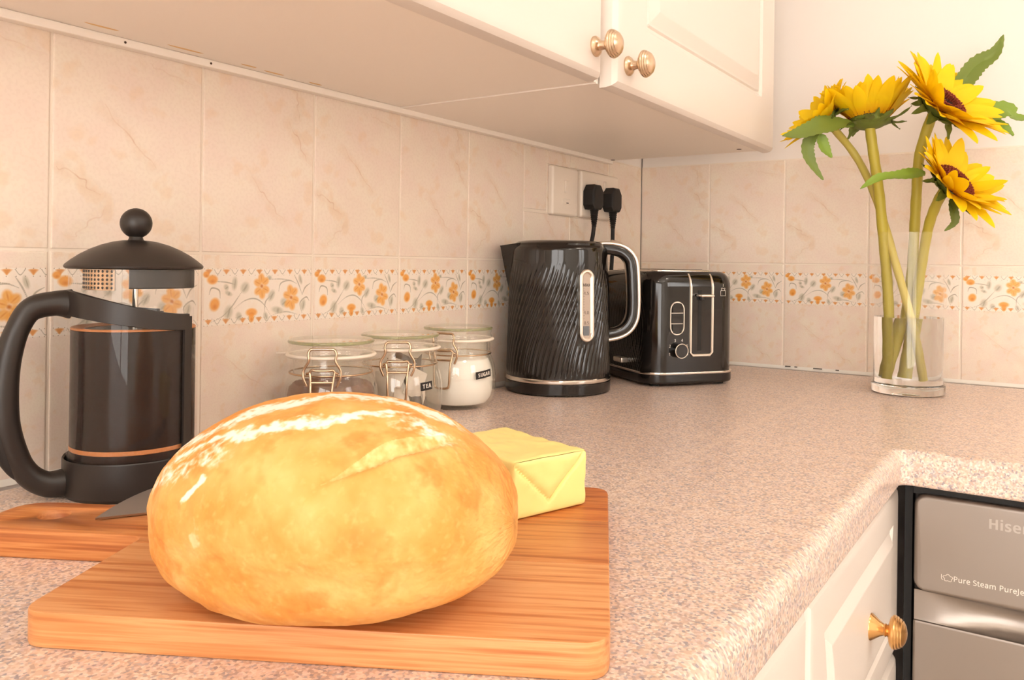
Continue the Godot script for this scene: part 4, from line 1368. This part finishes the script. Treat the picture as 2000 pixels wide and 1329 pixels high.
func build_kettle() -> void:
	# local x points to the handle, local z to the front
	var t := thing("electric_kettle", "glossy black fluted electric kettle with chrome trim", "kettle", Vector3(-0.487, H, 0.092), FACING)
	part("power_base", lathe([Vector2(0, 0.001), Vector2(0.0780, 0.001), Vector2(0.0810, 0.003), Vector2(0.0814, 0.0175), Vector2(0.0800, 0.0185), Vector2(0, 0.0185)], 72), M.black_gloss, t)
	var cb := part("chrome_band", lathe([Vector2(0.0770, 0.0185), Vector2(0.0806, 0.0185), Vector2(0.0815, 0.0200), Vector2(0.0812, 0.0238), Vector2(0.0800, 0.0248), Vector2(0.0770, 0.0248), Vector2(0.0770, 0.0185)], 72), M.chrome, t)
	cb.set_meta("label", "chrome band round the foot")
	# body with slanting flutes that die out under the rim
	var body := MB.new()
	var nu := 496
	var heights := [0.0245]
	for k in 61:
		heights.append(0.026 + 0.178 * k / 60.0)
	for k in 8:
		heights.append(0.204 + 0.018 * (k + 1) / 8.0)
	var rows := heights.size()
	for j in rows:
		var y: float = heights[j]
		var s := (y - 0.0245) / 0.2
		var r := 0.0792 - 0.0052 * pow(s, 1.4)
		if y > 0.214:
			r -= 0.0035 * pow((y - 0.214) / 0.008, 2.0)
		var twist := 0.62 * smoothstep(0.0, 1.0, s) + 0.10 * s
		var amp := 0.00095 * smoothstep(0.026, 0.036, y) * (1.0 - smoothstep(0.155, 0.200, y))
		for i in nu + 1:
			var a := TAU * i / nu
			var ph := 62.0 * (a - twist)
			var plain := maxf(absf(angle_difference(a, 0.515)) * 0.078 / 0.0145, absf(y - 0.1335) / 0.058)
			var f := amp * smoothstep(0.95, 1.1, plain) * (absf(sin(ph * 0.5)) * 2.0 - 1.0)
			# smooth field round the water window
			body.p(Vector3(sin(a) * (r + f), y, cos(a) * (r + f)))
	for j in rows - 1:
		for i in nu:
			var k := j * (nu + 1) + i
			body.quad(k, k + 1, k + nu + 2, k + nu + 1)
	part("body", body, M.black_gloss, t, 60.0)
	part("lid", lathe([Vector2(0.0690, 0.2195), Vector2(0.0702, 0.2215), Vector2(0.0690, 0.2250), Vector2(0.0640, 0.2280), Vector2(0.0540, 0.2296), Vector2(0.0300, 0.2304), Vector2(0, 0.2306)], 72), M.black_gloss, t)
	# spout: a beak that grows out of the body on the far side from the handle
	var spout := MB.new()
	var levels := 14
	for j in levels + 1:
		var s := float(j) / levels
		var y := lerpf(0.142, 0.2255, s)
		var out := lerpf(0.0745, 0.0925, pow(s, 0.9))
		var half := lerpf(0.006, 0.036, pow(s, 0.8))
		var nose := lerpf(0.001, 0.0055, s)
		var root := -0.052
		for q in [Vector2(root, half), Vector2(-0.066, half * 0.86), Vector2(-out + 0.004, nose + 0.003), Vector2(-out, nose * 0.6), Vector2(-out, -nose * 0.6), Vector2(-out + 0.004, -nose - 0.003), Vector2(-0.066, -half * 0.86), Vector2(root, -half)]:
			spout.p(Vector3(q.x, y - (0.004 * (-q.x - 0.06) / 0.03 if j == levels else 0.0), q.y))
	for j in levels:
		for k in 8:
			spout.quad(j * 8 + k, j * 8 + (k + 1) % 8, j * 8 + 8 + (k + 1) % 8, j * 8 + 8 + k)
	for k in range(1, 7):
		spout.tri(levels * 8, levels * 8 + k, levels * 8 + k + 1)
		spout.tri(0, k + 1, k)
	part("spout", spout, M.black_gloss, t, 24.0)
	# handle with a chrome edging
	var curve := []
	for q in [Vector2(0.0560, 0.2180), Vector2(0.0760, 0.2190), Vector2(0.0950, 0.2150), Vector2(0.1080, 0.2030), Vector2(0.1120, 0.1860), Vector2(0.1135, 0.1600), Vector2(0.1140, 0.1320), Vector2(0.1120, 0.1120), Vector2(0.1040, 0.0980), Vector2(0.0900, 0.0900), Vector2(0.0700, 0.0860)]:
		curve.append(Vector3(q.x, q.y, 0))
	var path := smooth_path(curve, 7)
	var sec := []
	for q in rrect(0.034, 0.019, 0.0075, 4):
		sec.append(Vector2(q.x, q.y))
	part("handle", sweep(path, sec, [], Vector3.UP), M.black_gloss, t, 40.0)
	for side in [1, -1]:
		var edge := []
		for i in path.size():
			var a: Vector3 = path[maxi(i - 1, 0)]
			var b: Vector3 = path[mini(i + 1, path.size() - 1)]
			var outw := (b - a).normalized().cross(Vector3.BACK) * -1.0
			if outw.x < 0.0 and i > 8:
				outw = -outw if absf(outw.x) > absf(outw.y) else outw
			edge.append(path[i] + outw * 0.0078 + Vector3(0, 0, 0.0152 * side))
		var strip := part("handle_edging", sweep(edge, disc_ring(10, 0.0030), [], Vector3.UP), M.satin_chrome, t, 60.0)
		strip.set_meta("label", "chrome edging of the handle")
	part("lid_button", lay(lathe([Vector2(0, 0), Vector2(0.011, 0), Vector2(0.011, 0.004), Vector2(0.009, 0.006), Vector2(0, 0.0065)], 24), Transform3D(Basis(Vector3.BACK, -0.25), Vector3(0.088, 0.2245, 0))), M.satin_chrome, t)
	# water window, set in the right of the front
	var wnd := Node3D.new()
	wnd.name = "water_window"
	t.add_child(wnd)
	var ang := 0.515
	wnd.transform = Transform3D(Basis(Vector3.UP, ang) * Basis(Vector3.RIGHT, -0.028), Vector3(sin(ang) * 0.0768, 0.1335, cos(ang) * 0.0768))
	var ring := []
	for q in rrect(0.0195, 0.101, 0.0095, 8):
		ring.append(Vector3(q.x, q.y, 0.0018))
	part("surround", sweep(ring, [Vector2(-0.0026, -0.003), Vector2(0.0026, -0.003), Vector2(0.0026, 0.0006), Vector2(0.0012, 0.0018), Vector2(-0.0012, 0.0018), Vector2(-0.0026, 0.0006)], [], Vector3.BACK, false, true), M.satin_chrome, wnd, 30.0)
	part("gauge_strip", lay(slab(rrect(0.0165, 0.098, 0.008, 6), -0.004, 0.0006), Transform3D(Basis(Vector3.RIGHT, PI / 2), Vector3.ZERO)), M.gauge, wnd)
	part("gauge_water", box(Vector3(-0.0008, -0.0370, 0.0008), Vector3(0.0105, 0.014, 0.0012), 0.0004), M.gauge_water, wnd)
	part("gauge_rib", box(Vector3(0.0066, 0, 0.0012), Vector3(0.0020, 0.082, 0.0018), 0.0006), M.satin_chrome, wnd)
	for q in [["MAX", 0.0300, 0.0024], ["1.5", 0.0180, 0.0024], ["1.0", -0.0105, 0.0024], ["0.5", -0.0255, 0.0024]]:
		lettering(q[0], q[2], 0.0003, M.gauge_print, wnd, Transform3D(Basis(), Vector3(-0.0002, q[1], 0.0008)), "lettering")
	for k in 12:
		part("tick", box(Vector3(-0.0046, 0.0255 - 0.0040 * k, 0.0007), Vector3(0.0020, 0.0004, 0.0004)), M.gauge_print, wnd)


func build_toaster() -> void:
	# local z is the control end, local x to its right
	var t := thing("toaster", "glossy black ribbed toaster with chrome lever slot and dial", "toaster", Vector3(-0.2595, H, 0.1665), -0.637)
	var wx := 0.166
	var dz := 0.205
	for q in [[-0.06, 0.08], [0.06, 0.08], [-0.06, -0.08], [0.06, -0.08]]:
		part("foot", lay(lathe([Vector2(0, 0), Vector2(0.008, 0), Vector2(0.008, 0.006), Vector2(0, 0.006)], 16), Transform3D(Basis(), Vector3(q[0], 0, q[1]))), M.black_rubber, t)
	part("base", slab(rrect(wx + 0.004, dz + 0.004, 0.036, 10), 0.004, 0.0195, 0.004, 0.001, 3), M.black_gloss, t)
	var cb := part("chrome_band", slab(rrect(wx + 0.006, dz + 0.006, 0.037, 12), 0.0193, 0.0232, 0.001, 0.001, 2), M.chrome, t)
	cb.set_meta("label", "chrome band round the foot")
	# shell: ribbed flanks, plain ends, rounded shoulders
	var outline := []
	var loop := rrect(wx, dz, 0.036, 12)
	var dense := PackedVector2Array()
	for i in loop.size():
		var a := loop[i]
		var b := loop[(i + 1) % loop.size()]
		var n := maxi(1, int(a.distance_to(b) / 0.0011))
		for k in n:
			dense.append(a.lerp(b, float(k) / n))
	var levels := []
	for k in 33:
		levels.append([0.0228 + 0.137 * k / 32.0, 0.0])
	for k in 8:
		var a := PI / 2 * (k + 1) / 8.0
		levels.append([0.1598 + 0.025 * sin(a), 0.025 * (1.0 - cos(a))])
	var shell := MB.new()
	var m := dense.size()
	for l in levels:
		var ring := inset(dense, l[1] * 0.72) if l[1] > 0.0 else dense
		for i in m:
			var p := ring[i]
			var s: float = (l[0] - 0.0228) / 0.137
			var flank := smoothstep(0.066, 0.080, absf(p.x)) * (1.0 - smoothstep(0.070, 0.098, absf(p.y)))
			var ph := (p.y + 0.020 * sin(PI * s) * signf(p.x)) * TAU / 0.0062
			var f := 0.0007 * flank * (absf(sin(ph * 0.5)) * 2.0 - 1.0) * (1.0 - smoothstep(0.70, 1.0, s))
			shell.p(Vector3(p.x + f * signf(p.x), l[0], p.y))
	for j in levels.size() - 1:
		for i in m:
			shell.quad(j * m + i, j * m + (i + 1) % m, j * m + m + (i + 1) % m, j * m + m + i)
	var top := shell.p(Vector3(0, 0.1848, 0))
	for i in m:
		shell.tri(top, (levels.size() - 1) * m + i, (levels.size() - 1) * m + (i + 1) % m)
	part("shell", shell, M.black_gloss, t, 50.0)
	var plate := part("top_plate", slab(rrect(0.120, 0.150, 0.020, 8), 0.1842, 0.1872, 0.0, 0.002, 3), M.chrome, t)
	plate.set_meta("label", "chrome top plate with two slots")
	for x in [-0.026, 0.026]:
		part("bread_slot", box(Vector3(x, 0.1872, -0.004), Vector3(0.028, 0.0012, 0.125)), M.black_rubber, plate)
	# control end
	var front := dz / 2
	var frame := []
	for q in [Vector2(-0.0085, 0.1800), Vector2(-0.0085, 0.0540), Vector2(-0.0040, 0.0495), Vector2(0.0275, 0.0495), Vector2(0.0320, 0.0540), Vector2(0.0320, 0.1800)]:
		frame.append(Vector3(q.x, q.y, front + 0.0004 - (0.010 if q.y > 0.17 else 0.0)))
	frame.insert(1, Vector3(-0.0085, 0.1690, front - 0.0020))
	frame.insert(1, Vector3(-0.0085, 0.1750, front - 0.0055))
	frame.insert(3, Vector3(-0.0085, 0.1600, front + 0.0004))
	frame.insert(frame.size() - 1, Vector3(0.0320, 0.1600, front + 0.0004))
	frame.insert(frame.size() - 1, Vector3(0.0320, 0.1690, front - 0.0020))
	frame.insert(frame.size() - 1, Vector3(0.0320, 0.1750, front - 0.0055))
	var fr := part("lever_surround", sweep(frame, [Vector2(-0.0021, -0.002), Vector2(0.0021, -0.002), Vector2(0.0021, 0.0010), Vector2(0.0012, 0.0020), Vector2(-0.0012, 0.0020), Vector2(-0.0021, 0.0010)], [], Vector3.BACK), M.satin_chrome, t, 30.0)
	fr.set_meta("label", "chrome surround of the lever slot")
	part("lever_channel", box(Vector3(0.0118, 0.106, front + 0.0001), Vector3(0.037, 0.108, 0.0010), 0.0004), M.black_gloss, t)
	part("lever_track", box(Vector3(0.0080, 0.106, front + 0.0006), Vector3(0.0060, 0.098, 0.0008)), M.black_rubber, t)
	var lv := part("lever", box(Vector3(0.0118, 0.1462, front + 0.011), Vector3(0.0240, 0.0042, 0.018), 0.0016), M.satin_chrome, t)
	part("lever_stalk", box(Vector3(0.0100, 0.1415, front + 0.004), Vector3(0.007, 0.006, 0.009), 0.001), M.black_gloss, lv)
	var pill := []
	for q in rrect(0.0245, 0.0520, 0.01224, 10):
		pill.append(Vector3(q.x - 0.0335, q.y + 0.1095, front + 0.0003))
	part("button_surround", sweep(pill, [Vector2(-0.0012, -0.001), Vector2(0.0012, -0.001), Vector2(0.0008, 0.0013), Vector2(-0.0008, 0.0013)], [], Vector3.BACK, false, true), M.satin_chrome, t, 30.0)
	for q in [0.1265, 0.1095, 0.0925]:
		part("button", box(Vector3(-0.0335, q, front + 0.0008), Vector3(0.0195 if q == 0.1095 else 0.0165, 0.0150, 0.0016), 0.0006), M.black_gloss, t)
	for y in [0.1180, 0.1010]:
		part("button_divider", box(Vector3(-0.0335, y, front + 0.0010), Vector3(0.0215, 0.0009, 0.0012)), M.satin_chrome, t)
	part("dial", lay(lathe([Vector2(0, 0), Vector2(0.0116, 0), Vector2(0.0112, 0.010), Vector2(0.0102, 0.0112), Vector2(0, 0.0112)], 40), Transform3D(Basis(Vector3.RIGHT, PI / 2), Vector3(-0.0300, 0.0580, front))), M.black_gloss, t)
	part("dial_ring", lay(torus(0.0112, 0.0008, 0.0104, 48, 8), Transform3D(Basis(Vector3.RIGHT, PI / 2), Vector3(-0.0300, 0.0580, front))), M.satin_chrome, t, 179.0)
	for k in 6:
		var a := deg_to_rad(200.0 - 44.0 * k)
		lettering(str(k + 1), 0.0030, 0.0002, M.white_print, t, Transform3D(Basis(), Vector3(-0.0300 + cos(a) * 0.0172, 0.0580 + sin(a) * 0.0172, front + 0.0002)), "numeral")
	# toast mark: a slice dropping into a toaster
	var mark := [[Vector2(-0.0045, 0.0), Vector2(0.0045, 0.0), Vector2(0.0045, -0.0085), Vector2(-0.0045, -0.0085), Vector2(-0.0045, 0.0)], [Vector2(-0.0026, 0.0004), Vector2(-0.0036, 0.0042), Vector2(-0.0012, 0.0042), Vector2(0.0, 0.0028), Vector2(0.0012, 0.0042), Vector2(0.0036, 0.0042), Vector2(0.0026, 0.0004)], [Vector2(0.0, 0.0062), Vector2(0.0, 0.0110)]]
	for line in mark:
		var pts := []
		for q in line:
			pts.append(Vector3(0.0520 + q.x, 0.1540 + q.y, front + 0.0003))
		part("toast_mark", sweep(pts, disc_ring(4, 0.00045), [], Vector3.BACK), M.white_print, t)
	part("crumb_tray_pull", box(Vector3(-wx / 2 - 0.006, 0.0360, 0.016), Vector3(0.014, 0.0085, 0.030), 0.002), M.satin_chrome, t)


# ---------------------------------------------------------------- sunflowers
func build_vase() -> void:
	var t := thing("glass_vase", "clear cylindrical glass vase half full of water holding sunflowers", "vase", Vector3(-0.1745, H, 0.5430), 0.0)
	t.scale = Vector3(0.965, 1.0, 0.965)
	part("glass_wall", lathe([Vector2(0.0535, 0.0160), Vector2(0.0550, 0.0160), Vector2(0.0550, 0.2485), Vector2(0.0543, 0.2500), Vector2(0.0528, 0.2500), Vector2(0.0520, 0.2485), Vector2(0.0520, 0.0165)], 72), M.clear_glass, t, 50.0)
	part("glass_foot", lathe([Vector2(0, 0.0), Vector2(0.0520, 0.0), Vector2(0.0550, 0.0025), Vector2(0.0552, 0.0130), Vector2(0.0545, 0.0158), Vector2(0, 0.0158)], 72), M.thick_glass, t, 50.0)
	part("water", lathe([Vector2(0, 0.0166), Vector2(0.0516, 0.0166), Vector2(0.0516, 0.1184), Vector2(0, 0.1180)], 72), M.water, t, 50.0)


func petal_shape(sd: int) -> ArrayMesh:
	# along +x from the disc, broad side up (+y)
	var rng := RandomNumberGenerator.new()
	rng.seed = sd
	var mb := MB.new()
	var wide := rng.randf_range(0.0105, 0.0135)
	var curl := rng.randf_range(-0.010, 0.012)
	var bend := rng.randf_range(-0.004, 0.004)
	var cup := rng.randf_range(0.10, 0.30)
	var nl := 12
	var nw := 6
	for side in [1.0, -1.0]:
		var at := mb.v.size()
		for i in nl + 1:
			var s := float(i) / nl
			var w := wide * pow(sin(PI * clampf(pow(s, 0.80) * 0.90 + 0.09, 0.0, 1.0)), 0.62) if s < 0.999 else 0.0003
			for j in nw + 1:
				var q := 2.0 * j / nw - 1.0
				var y := cup * w * q * q + 0.0006 * cos(q * 9.0) * (1.0 - s) + curl * s * s
				var c := Color(1.0, lerpf(0.52, 0.76, smoothstep(0.0, 0.45, s)), lerpf(0.002, 0.006, s))
				mb.p(Vector3(s * 0.062, y + side * 0.00022, q * w + bend * s * s), Vector2(s, q), c)
		for i in nl:
			for j in nw:
				var k := at + i * (nw + 1) + j
				if side > 0:
					mb.quad(k, k + nw + 1, k + nw + 2, k + 1)
				else:
					mb.quad(k, k + 1, k + nw + 2, k + nw + 1)
	return solid(mb, 70.0)


func leaf_shape(pts: Array, wide: float, up: Vector3, fold := 0.25, teeth := 0.0) -> MB:
	# a thin blade along the given points; broad side towards up
	var path := smooth_path(pts, 7)
	var mb := MB.new()
	var n := path.size()
	var nw := 6
	for side in [1.0, -1.0]:
		var at := mb.v.size()
		for i in n:
			var s := float(i) / (n - 1)
			var tang: Vector3 = ((path[mini(i + 1, n - 1)] - path[maxi(i - 1, 0)]) as Vector3).normalized()
			var across := tang.cross(up).normalized()
			var nrm := across.cross(tang).normalized()
			var w := wide * pow(sin(PI * clampf(pow(s, 0.72) * 0.97 + 0.02, 0.0, 1.0)), 0.85) * (1.0 + teeth * (1.0 if i % 2 == 0 else -1.0))
			for j in nw + 1:
				var q := 2.0 * j / nw - 1.0
				mb.p(path[i] + across * q * w + nrm * (fold * w * absf(q) + side * 0.00035 + 0.0008 * sin(s * 16.0 + q * 2.0) * absf(q)), Vector2(s, q))
		for i in n - 1:
			for j in nw:
				var k := at + i * (nw + 1) + j
				if side > 0:
					mb.quad(k, k + nw + 1, k + nw + 2, k + 1)
				else:
					mb.quad(k, k + 1, k + nw + 2, k + nw + 1)
	return mb


func sunflower(label: String, head: Vector3, face: Vector3, size: float, cup: float, stem: Array, stem_r: float, leaves: Array, sd: int, petals: Array, stem_mat: Material) -> void:
	var foot: Vector3 = stem[-1]
	var t := thing("sunflower", label, "sunflower", foot, 0.0, "sunflowers in the glass vase")
	var rng := RandomNumberGenerator.new()
	rng.seed = sd
	var f := face.normalized()
	var side := f.cross(Vector3(0.3, 0.2, 0.9)).normalized()
	var hb := Basis(side, f, side.cross(f))
	var hp := head - foot
	# stem runs into the back of the head
	var line := [hp - f * 0.004, hp - f * 0.016]
	for q in stem.slice(1):
		line.append(q - foot)
	var path := smooth_path(line, 6)
	var sc := []
	for i in path.size():
		var s := float(i) / (path.size() - 1)
		sc.append(1.0 + 0.35 * exp(-pow(s / 0.05, 2.0)) + 0.04 * sin(i * 1.7))
	part("stem", sweep(path, disc_ring(14, stem_r), sc, Vector3(0.3, 0.1, 0.9)), stem_mat, t, 70.0)
	var hd := Transform3D(hb * size, hp)
	var cupm := MB.new()
	cupm.join(lathe([Vector2(0, -0.015), Vector2(0.010, -0.0145), Vector2(0.020, -0.011), Vector2(0.027, -0.005), Vector2(0.030, 0.001), Vector2(0.028, 0.004), Vector2(0, 0.005)], 32), hd)
	part("receptacle", cupm, M.bract_green, t)
	# disc of florets: a dark middle in a russet ring
	var dm := MB.new()
	dm.join(lathe([Vector2(0, 0.0085), Vector2(0.010, 0.0080), Vector2(0.018, 0.0095), Vector2(0.024, 0.0090), Vector2(0.028, 0.0055), Vector2(0.029, 0.003), Vector2(0, 0.002)], 32), hd)
	var d := part("disc", dm, M.floret_dark, t)
	var red := MB.new()
	var dark := MB.new()
	var spike := lathe([Vector2(0.00095, 0.0), Vector2(0.0007, 0.0042), Vector2(0.0010, 0.0052), Vector2(0, 0.0060)], 5)
	for k in 330:
		var r := 0.0300 * sqrt((k + 0.5) / 330.0)
		var a := k * 2.39996
		var y := 0.0065 + 0.0025 * smoothstep(0.008, 0.020, r) - 0.004 * smoothstep(0.024, 0.029, r)
		var lean := Basis(Vector3(cos(a), 0, sin(a)).cross(Vector3.UP).normalized(), -0.75 * smoothstep(0.014, 0.028, r) + rng.randf_range(-0.2, 0.2))
		var tr := hd * Transform3D(lean * (0.6 if r < 0.015 or cup > 0.6 else 1.5), Vector3(cos(a) * r, y, sin(a) * r))
		(dark if r < 0.0150 else red).join(spike, tr)
	tag(part("ray_florets", red, M.floret_red, d), "", "", "", "stuff")
	tag(part("centre_florets", dark, M.floret_dark, d), "", "", "", "stuff")
	# petals in two whorls
	for ring in 2:
		var n: int = [25, 22][ring]
		for k in n:
			var a := TAU * (k + 0.5 * ring) / n + rng.randf_range(-0.07, 0.07)
			var el: float = cup + [0.0, 0.17][ring] + rng.randf_range(-0.12, 0.12)
			var ln: float = rng.randf_range(0.90, 1.16) * [1.0, 0.94][ring]
			# petals that lie towards the front of a raised face fold in over the disc
			var p := part("petal", petals[rng.randi() % petals.size()], M.petal, t)
			var b := Basis(Vector3.UP, -a) * Basis(Vector3.BACK, el) * Basis(Vector3.RIGHT, rng.randf_range(-0.3, 0.3))
			p.transform = hd * Transform3D(b * Basis.from_scale(Vector3(ln, ln, rng.randf_range(0.85, 1.15))), Vector3(cos(a) * 0.0255, 0.001 + 0.002 * ring, sin(a) * 0.0255))
	# bracts behind the petals
	for k in 15:
		var a := TAU * k / 15.0 + rng.randf_range(-0.15, 0.15)
		var out := Vector3(cos(a), 0, sin(a))
		var ln := rng.randf_range(0.8, 1.25)
		var droop := rng.randf_range(-0.016, 0.010)
		var pts := []
		for q in [Vector2(0.020, -0.010), Vector2(0.030, -0.006), Vector2(0.040 * ln, -0.005 + droop * 0.5), Vector2(0.052 * ln, -0.002 + droop * 1.3)]:
			pts.append(hd * (out * q.x + Vector3(0, q.y, 0)))
		part("bract", leaf_shape(pts, rng.randf_range(0.0055, 0.0080) * size, hb * Vector3(0, 1, 0), 0.3), M.bract_green, t, 60.0)
	for l in leaves:
		var pts := []
		for q in l[0]:
			pts.append(q - foot)
		part("leaf", leaf_shape(pts, l[1], l[2], l[4] if l.size() > 4 else 0.25, 0.07), l[3], t, 50.0)


func W(x: float, y: float, z: float) -> Vector3:
	return Vector3(x, y + H, z)


func build_flowers() -> void:
	var petals := []
	for k in 6:
		petals.append(petal_shape(50 + k))
	sunflower("sunflower facing straight up, seen from the side with a long drooping leaf", W(-0.2075, 0.4265, 0.4880), Vector3(0.06, 0.98, -0.08), 1.0, 0.86, [W(-0.2105, 0.4218, 0.4876), W(-0.2062, 0.3738, 0.4942), W(-0.2068, 0.3173, 0.5025), W(-0.2060, 0.2533, 0.5091), W(-0.2042, 0.1817, 0.5156), W(-0.2020, 0.1229, 0.5189), W(-0.2007, 0.0624, 0.5209), W(-0.2017, 0.0230, 0.5194)], 0.0078, [[[W(-0.2320, 0.4180, 0.4700), W(-0.2600, 0.4170, 0.4450), W(-0.2841, 0.4091, 0.4301), W(-0.3063, 0.3969, 0.4054), W(-0.3250, 0.3927, 0.3860)], 0.0190, Vector3(-0.45, 0.75, 0.55), M.leaf_green, 0.15], [[W(-0.2760, 0.4030, 0.4240), W(-0.2840, 0.3830, 0.4130), W(-0.2815, 0.3580, 0.4170), W(-0.2697, 0.3289, 0.4338)], 0.0100, Vector3(-0.85, 0.10, 0.5), M.leaf_green, 0.3], [[W(-0.2740, 0.4000, 0.4290), W(-0.2690, 0.3800, 0.4340), W(-0.2600, 0.3640, 0.4440)], 0.0090, Vector3(-0.80, 0.25, 0.5), M.leaf_fresh, 0.3]], 101, petals, M.stem_green)
	sunflower("sunflower turned away to the cabinet, half hidden behind the upright one", W(-0.2177, 0.4296, 0.4219), Vector3(-0.40, 0.62, -0.66), 0.80, 0.50, [W(-0.1868, 0.4054, 0.4509), W(-0.1754, 0.3798, 0.4591), W(-0.1872, 0.3277, 0.4868), W(-0.1971, 0.2698, 0.5081), W(-0.2100, 0.1978, 0.5299), W(-0.2099, 0.1270, 0.5493), W(-0.2050, 0.0662, 0.5610), W(-0.1980, 0.0240, 0.5660)], 0.0060, [], 202, petals, M.stem_pale)
	sunflower("largest open sunflower, its face tilted up to the room, tallest in the vase", W(-0.1938, 0.4400, 0.5861), Vector3(-0.34, 0.62, 0.70), 1.06, 0.42, [W(-0.1837, 0.4020, 0.5651), W(-0.1740, 0.3733, 0.5560), W(-0.1633, 0.3110, 0.5505), W(-0.1537, 0.2551, 0.5470), W(-0.1504, 0.1820, 0.5430), W(-0.1552, 0.1167, 0.5355), W(-0.1683, 0.0600, 0.5247), W(-0.1787, 0.0230, 0.5179)], 0.0078, [[[W(-0.1420, 0.4700, 0.5980), W(-0.1306, 0.4879, 0.6096), W(-0.1197, 0.5123, 0.6261), W(-0.1045, 0.5327, 0.6494), W(-0.0959, 0.5626, 0.6625)], 0.0150, Vector3(-0.75, 0.30, 0.55), M.leaf_green, 0.5], [[W(-0.1500, 0.4260, 0.6300), W(-0.1311, 0.4325, 0.6453), W(-0.1160, 0.4408, 0.6683), W(-0.1073, 0.4292, 0.6816), W(-0.0950, 0.4300, 0.7000)], 0.0200, Vector3(-0.60, 0.70, 0.40), M.leaf_fresh, 0.2], [[W(-0.1300, 0.4230, 0.6500), W(-0.1180, 0.4131, 0.6653), W(-0.1092, 0.4015, 0.6786)], 0.0110, Vector3(-0.70, 0.60, 0.40), M.leaf_fresh, 0.3]], 303, petals, M.stem_green)
	sunflower("lowest open sunflower, leaning out over the rim with one leaf held level", W(-0.2174, 0.3180, 0.6048), Vector3(-0.33, 0.58, 0.74), 0.93, 0.42, [W(-0.2082, 0.2998, 0.5915), W(-0.2000, 0.2836, 0.5800), W(-0.1864, 0.2535, 0.5700), W(-0.1746, 0.1984, 0.5606), W(-0.1629, 0.1339, 0.5512), W(-0.1623, 0.0689, 0.5430), W(-0.1654, 0.0230, 0.5382)], 0.0074, [[[W(-0.2380, 0.3340, 0.5720), W(-0.2439, 0.3360, 0.5644), W(-0.2693, 0.3310, 0.5439), W(-0.2931, 0.3260, 0.5167), W(-0.3127, 0.3090, 0.4960)], 0.0110, Vector3(-0.50, 0.75, 0.45), M.leaf_fresh, 0.15], [[W(-0.2250, 0.3010, 0.6080), W(-0.2300, 0.2850, 0.6080), W(-0.2260, 0.2640, 0.6100), W(-0.2330, 0.2500, 0.5980)], 0.0070, Vector3(-0.85, 0.10, 0.5), M.bract_green, 0.3]], 404, petals, M.stem_green)


# ---------------------------------------------------------------- everything
func _ready() -> void:
	# camera
	var cam := Camera3D.new()
	cam.name = "camera"
	add_child(cam)
	var f := 1583.602
	var yaw := 0.580271
	var roll := 0.0134055
	var fwd := Vector3(cos(yaw), 0, -sin(yaw))
	var right := fwd.cross(Vector3.UP)
	var rx := right * cos(roll) + Vector3.UP * sin(roll)
	var uy := Vector3.UP * cos(roll) - right * sin(roll)
	cam.transform = Transform3D(Basis(rx, uy, -fwd), Vector3(-1.56439, H + 0.192999, 0.738886))
	cam.near = 0.05
	cam.far = 30.0
	cam.projection = Camera3D.PROJECTION_FRUSTUM
	cam.size = 1329.0 / f * cam.near
	cam.frustum_offset = Vector2((1000.0 - 1029.712) / f, (516.412 - 664.5) / f) * cam.near
	cam.current = true
	# air and exposure; the room is lit by its ceiling lights and by a pale sky through two windows
	var env := Environment.new()
	env.background_mode = Environment.BG_COLOR
	env.background_color = Color(1.0, 0.975, 0.95)
	env.background_energy_multiplier = SKY
	env.tonemap_mode = Environment.TONE_MAPPER_LINEAR
	env.tonemap_exposure = 0.79
	env.sdfgi_enabled = true
	env.ssao_enabled = true
	env.ssil_enabled = true
	var we := WorldEnvironment.new()
	we.name = "world"
	we.environment = env
	add_child(we)
	make_materials()
	ceiling_lamp(-1.70, 2.00, LAMP, "round white ceiling light over the middle of the kitchen")
	ceiling_lamp(-0.65, 1.60, LAMP * 0.7, "round white ceiling light near the sunflower wall")
	ceiling_lamp(-2.55, 1.05, LAMP * 0.9, "round white ceiling light at the far end of the worktop")
	# large things first
	build_room()
	build_worktop()
	build_cabinets()
	build_dishwasher()
	build_board()
	build_bread()
	build_butter()
	build_cafetiere()
	build_kettle()
	build_toaster()
	build_vase()
	build_flowers()
	build_jars()
	build_knife()
	build_sockets()
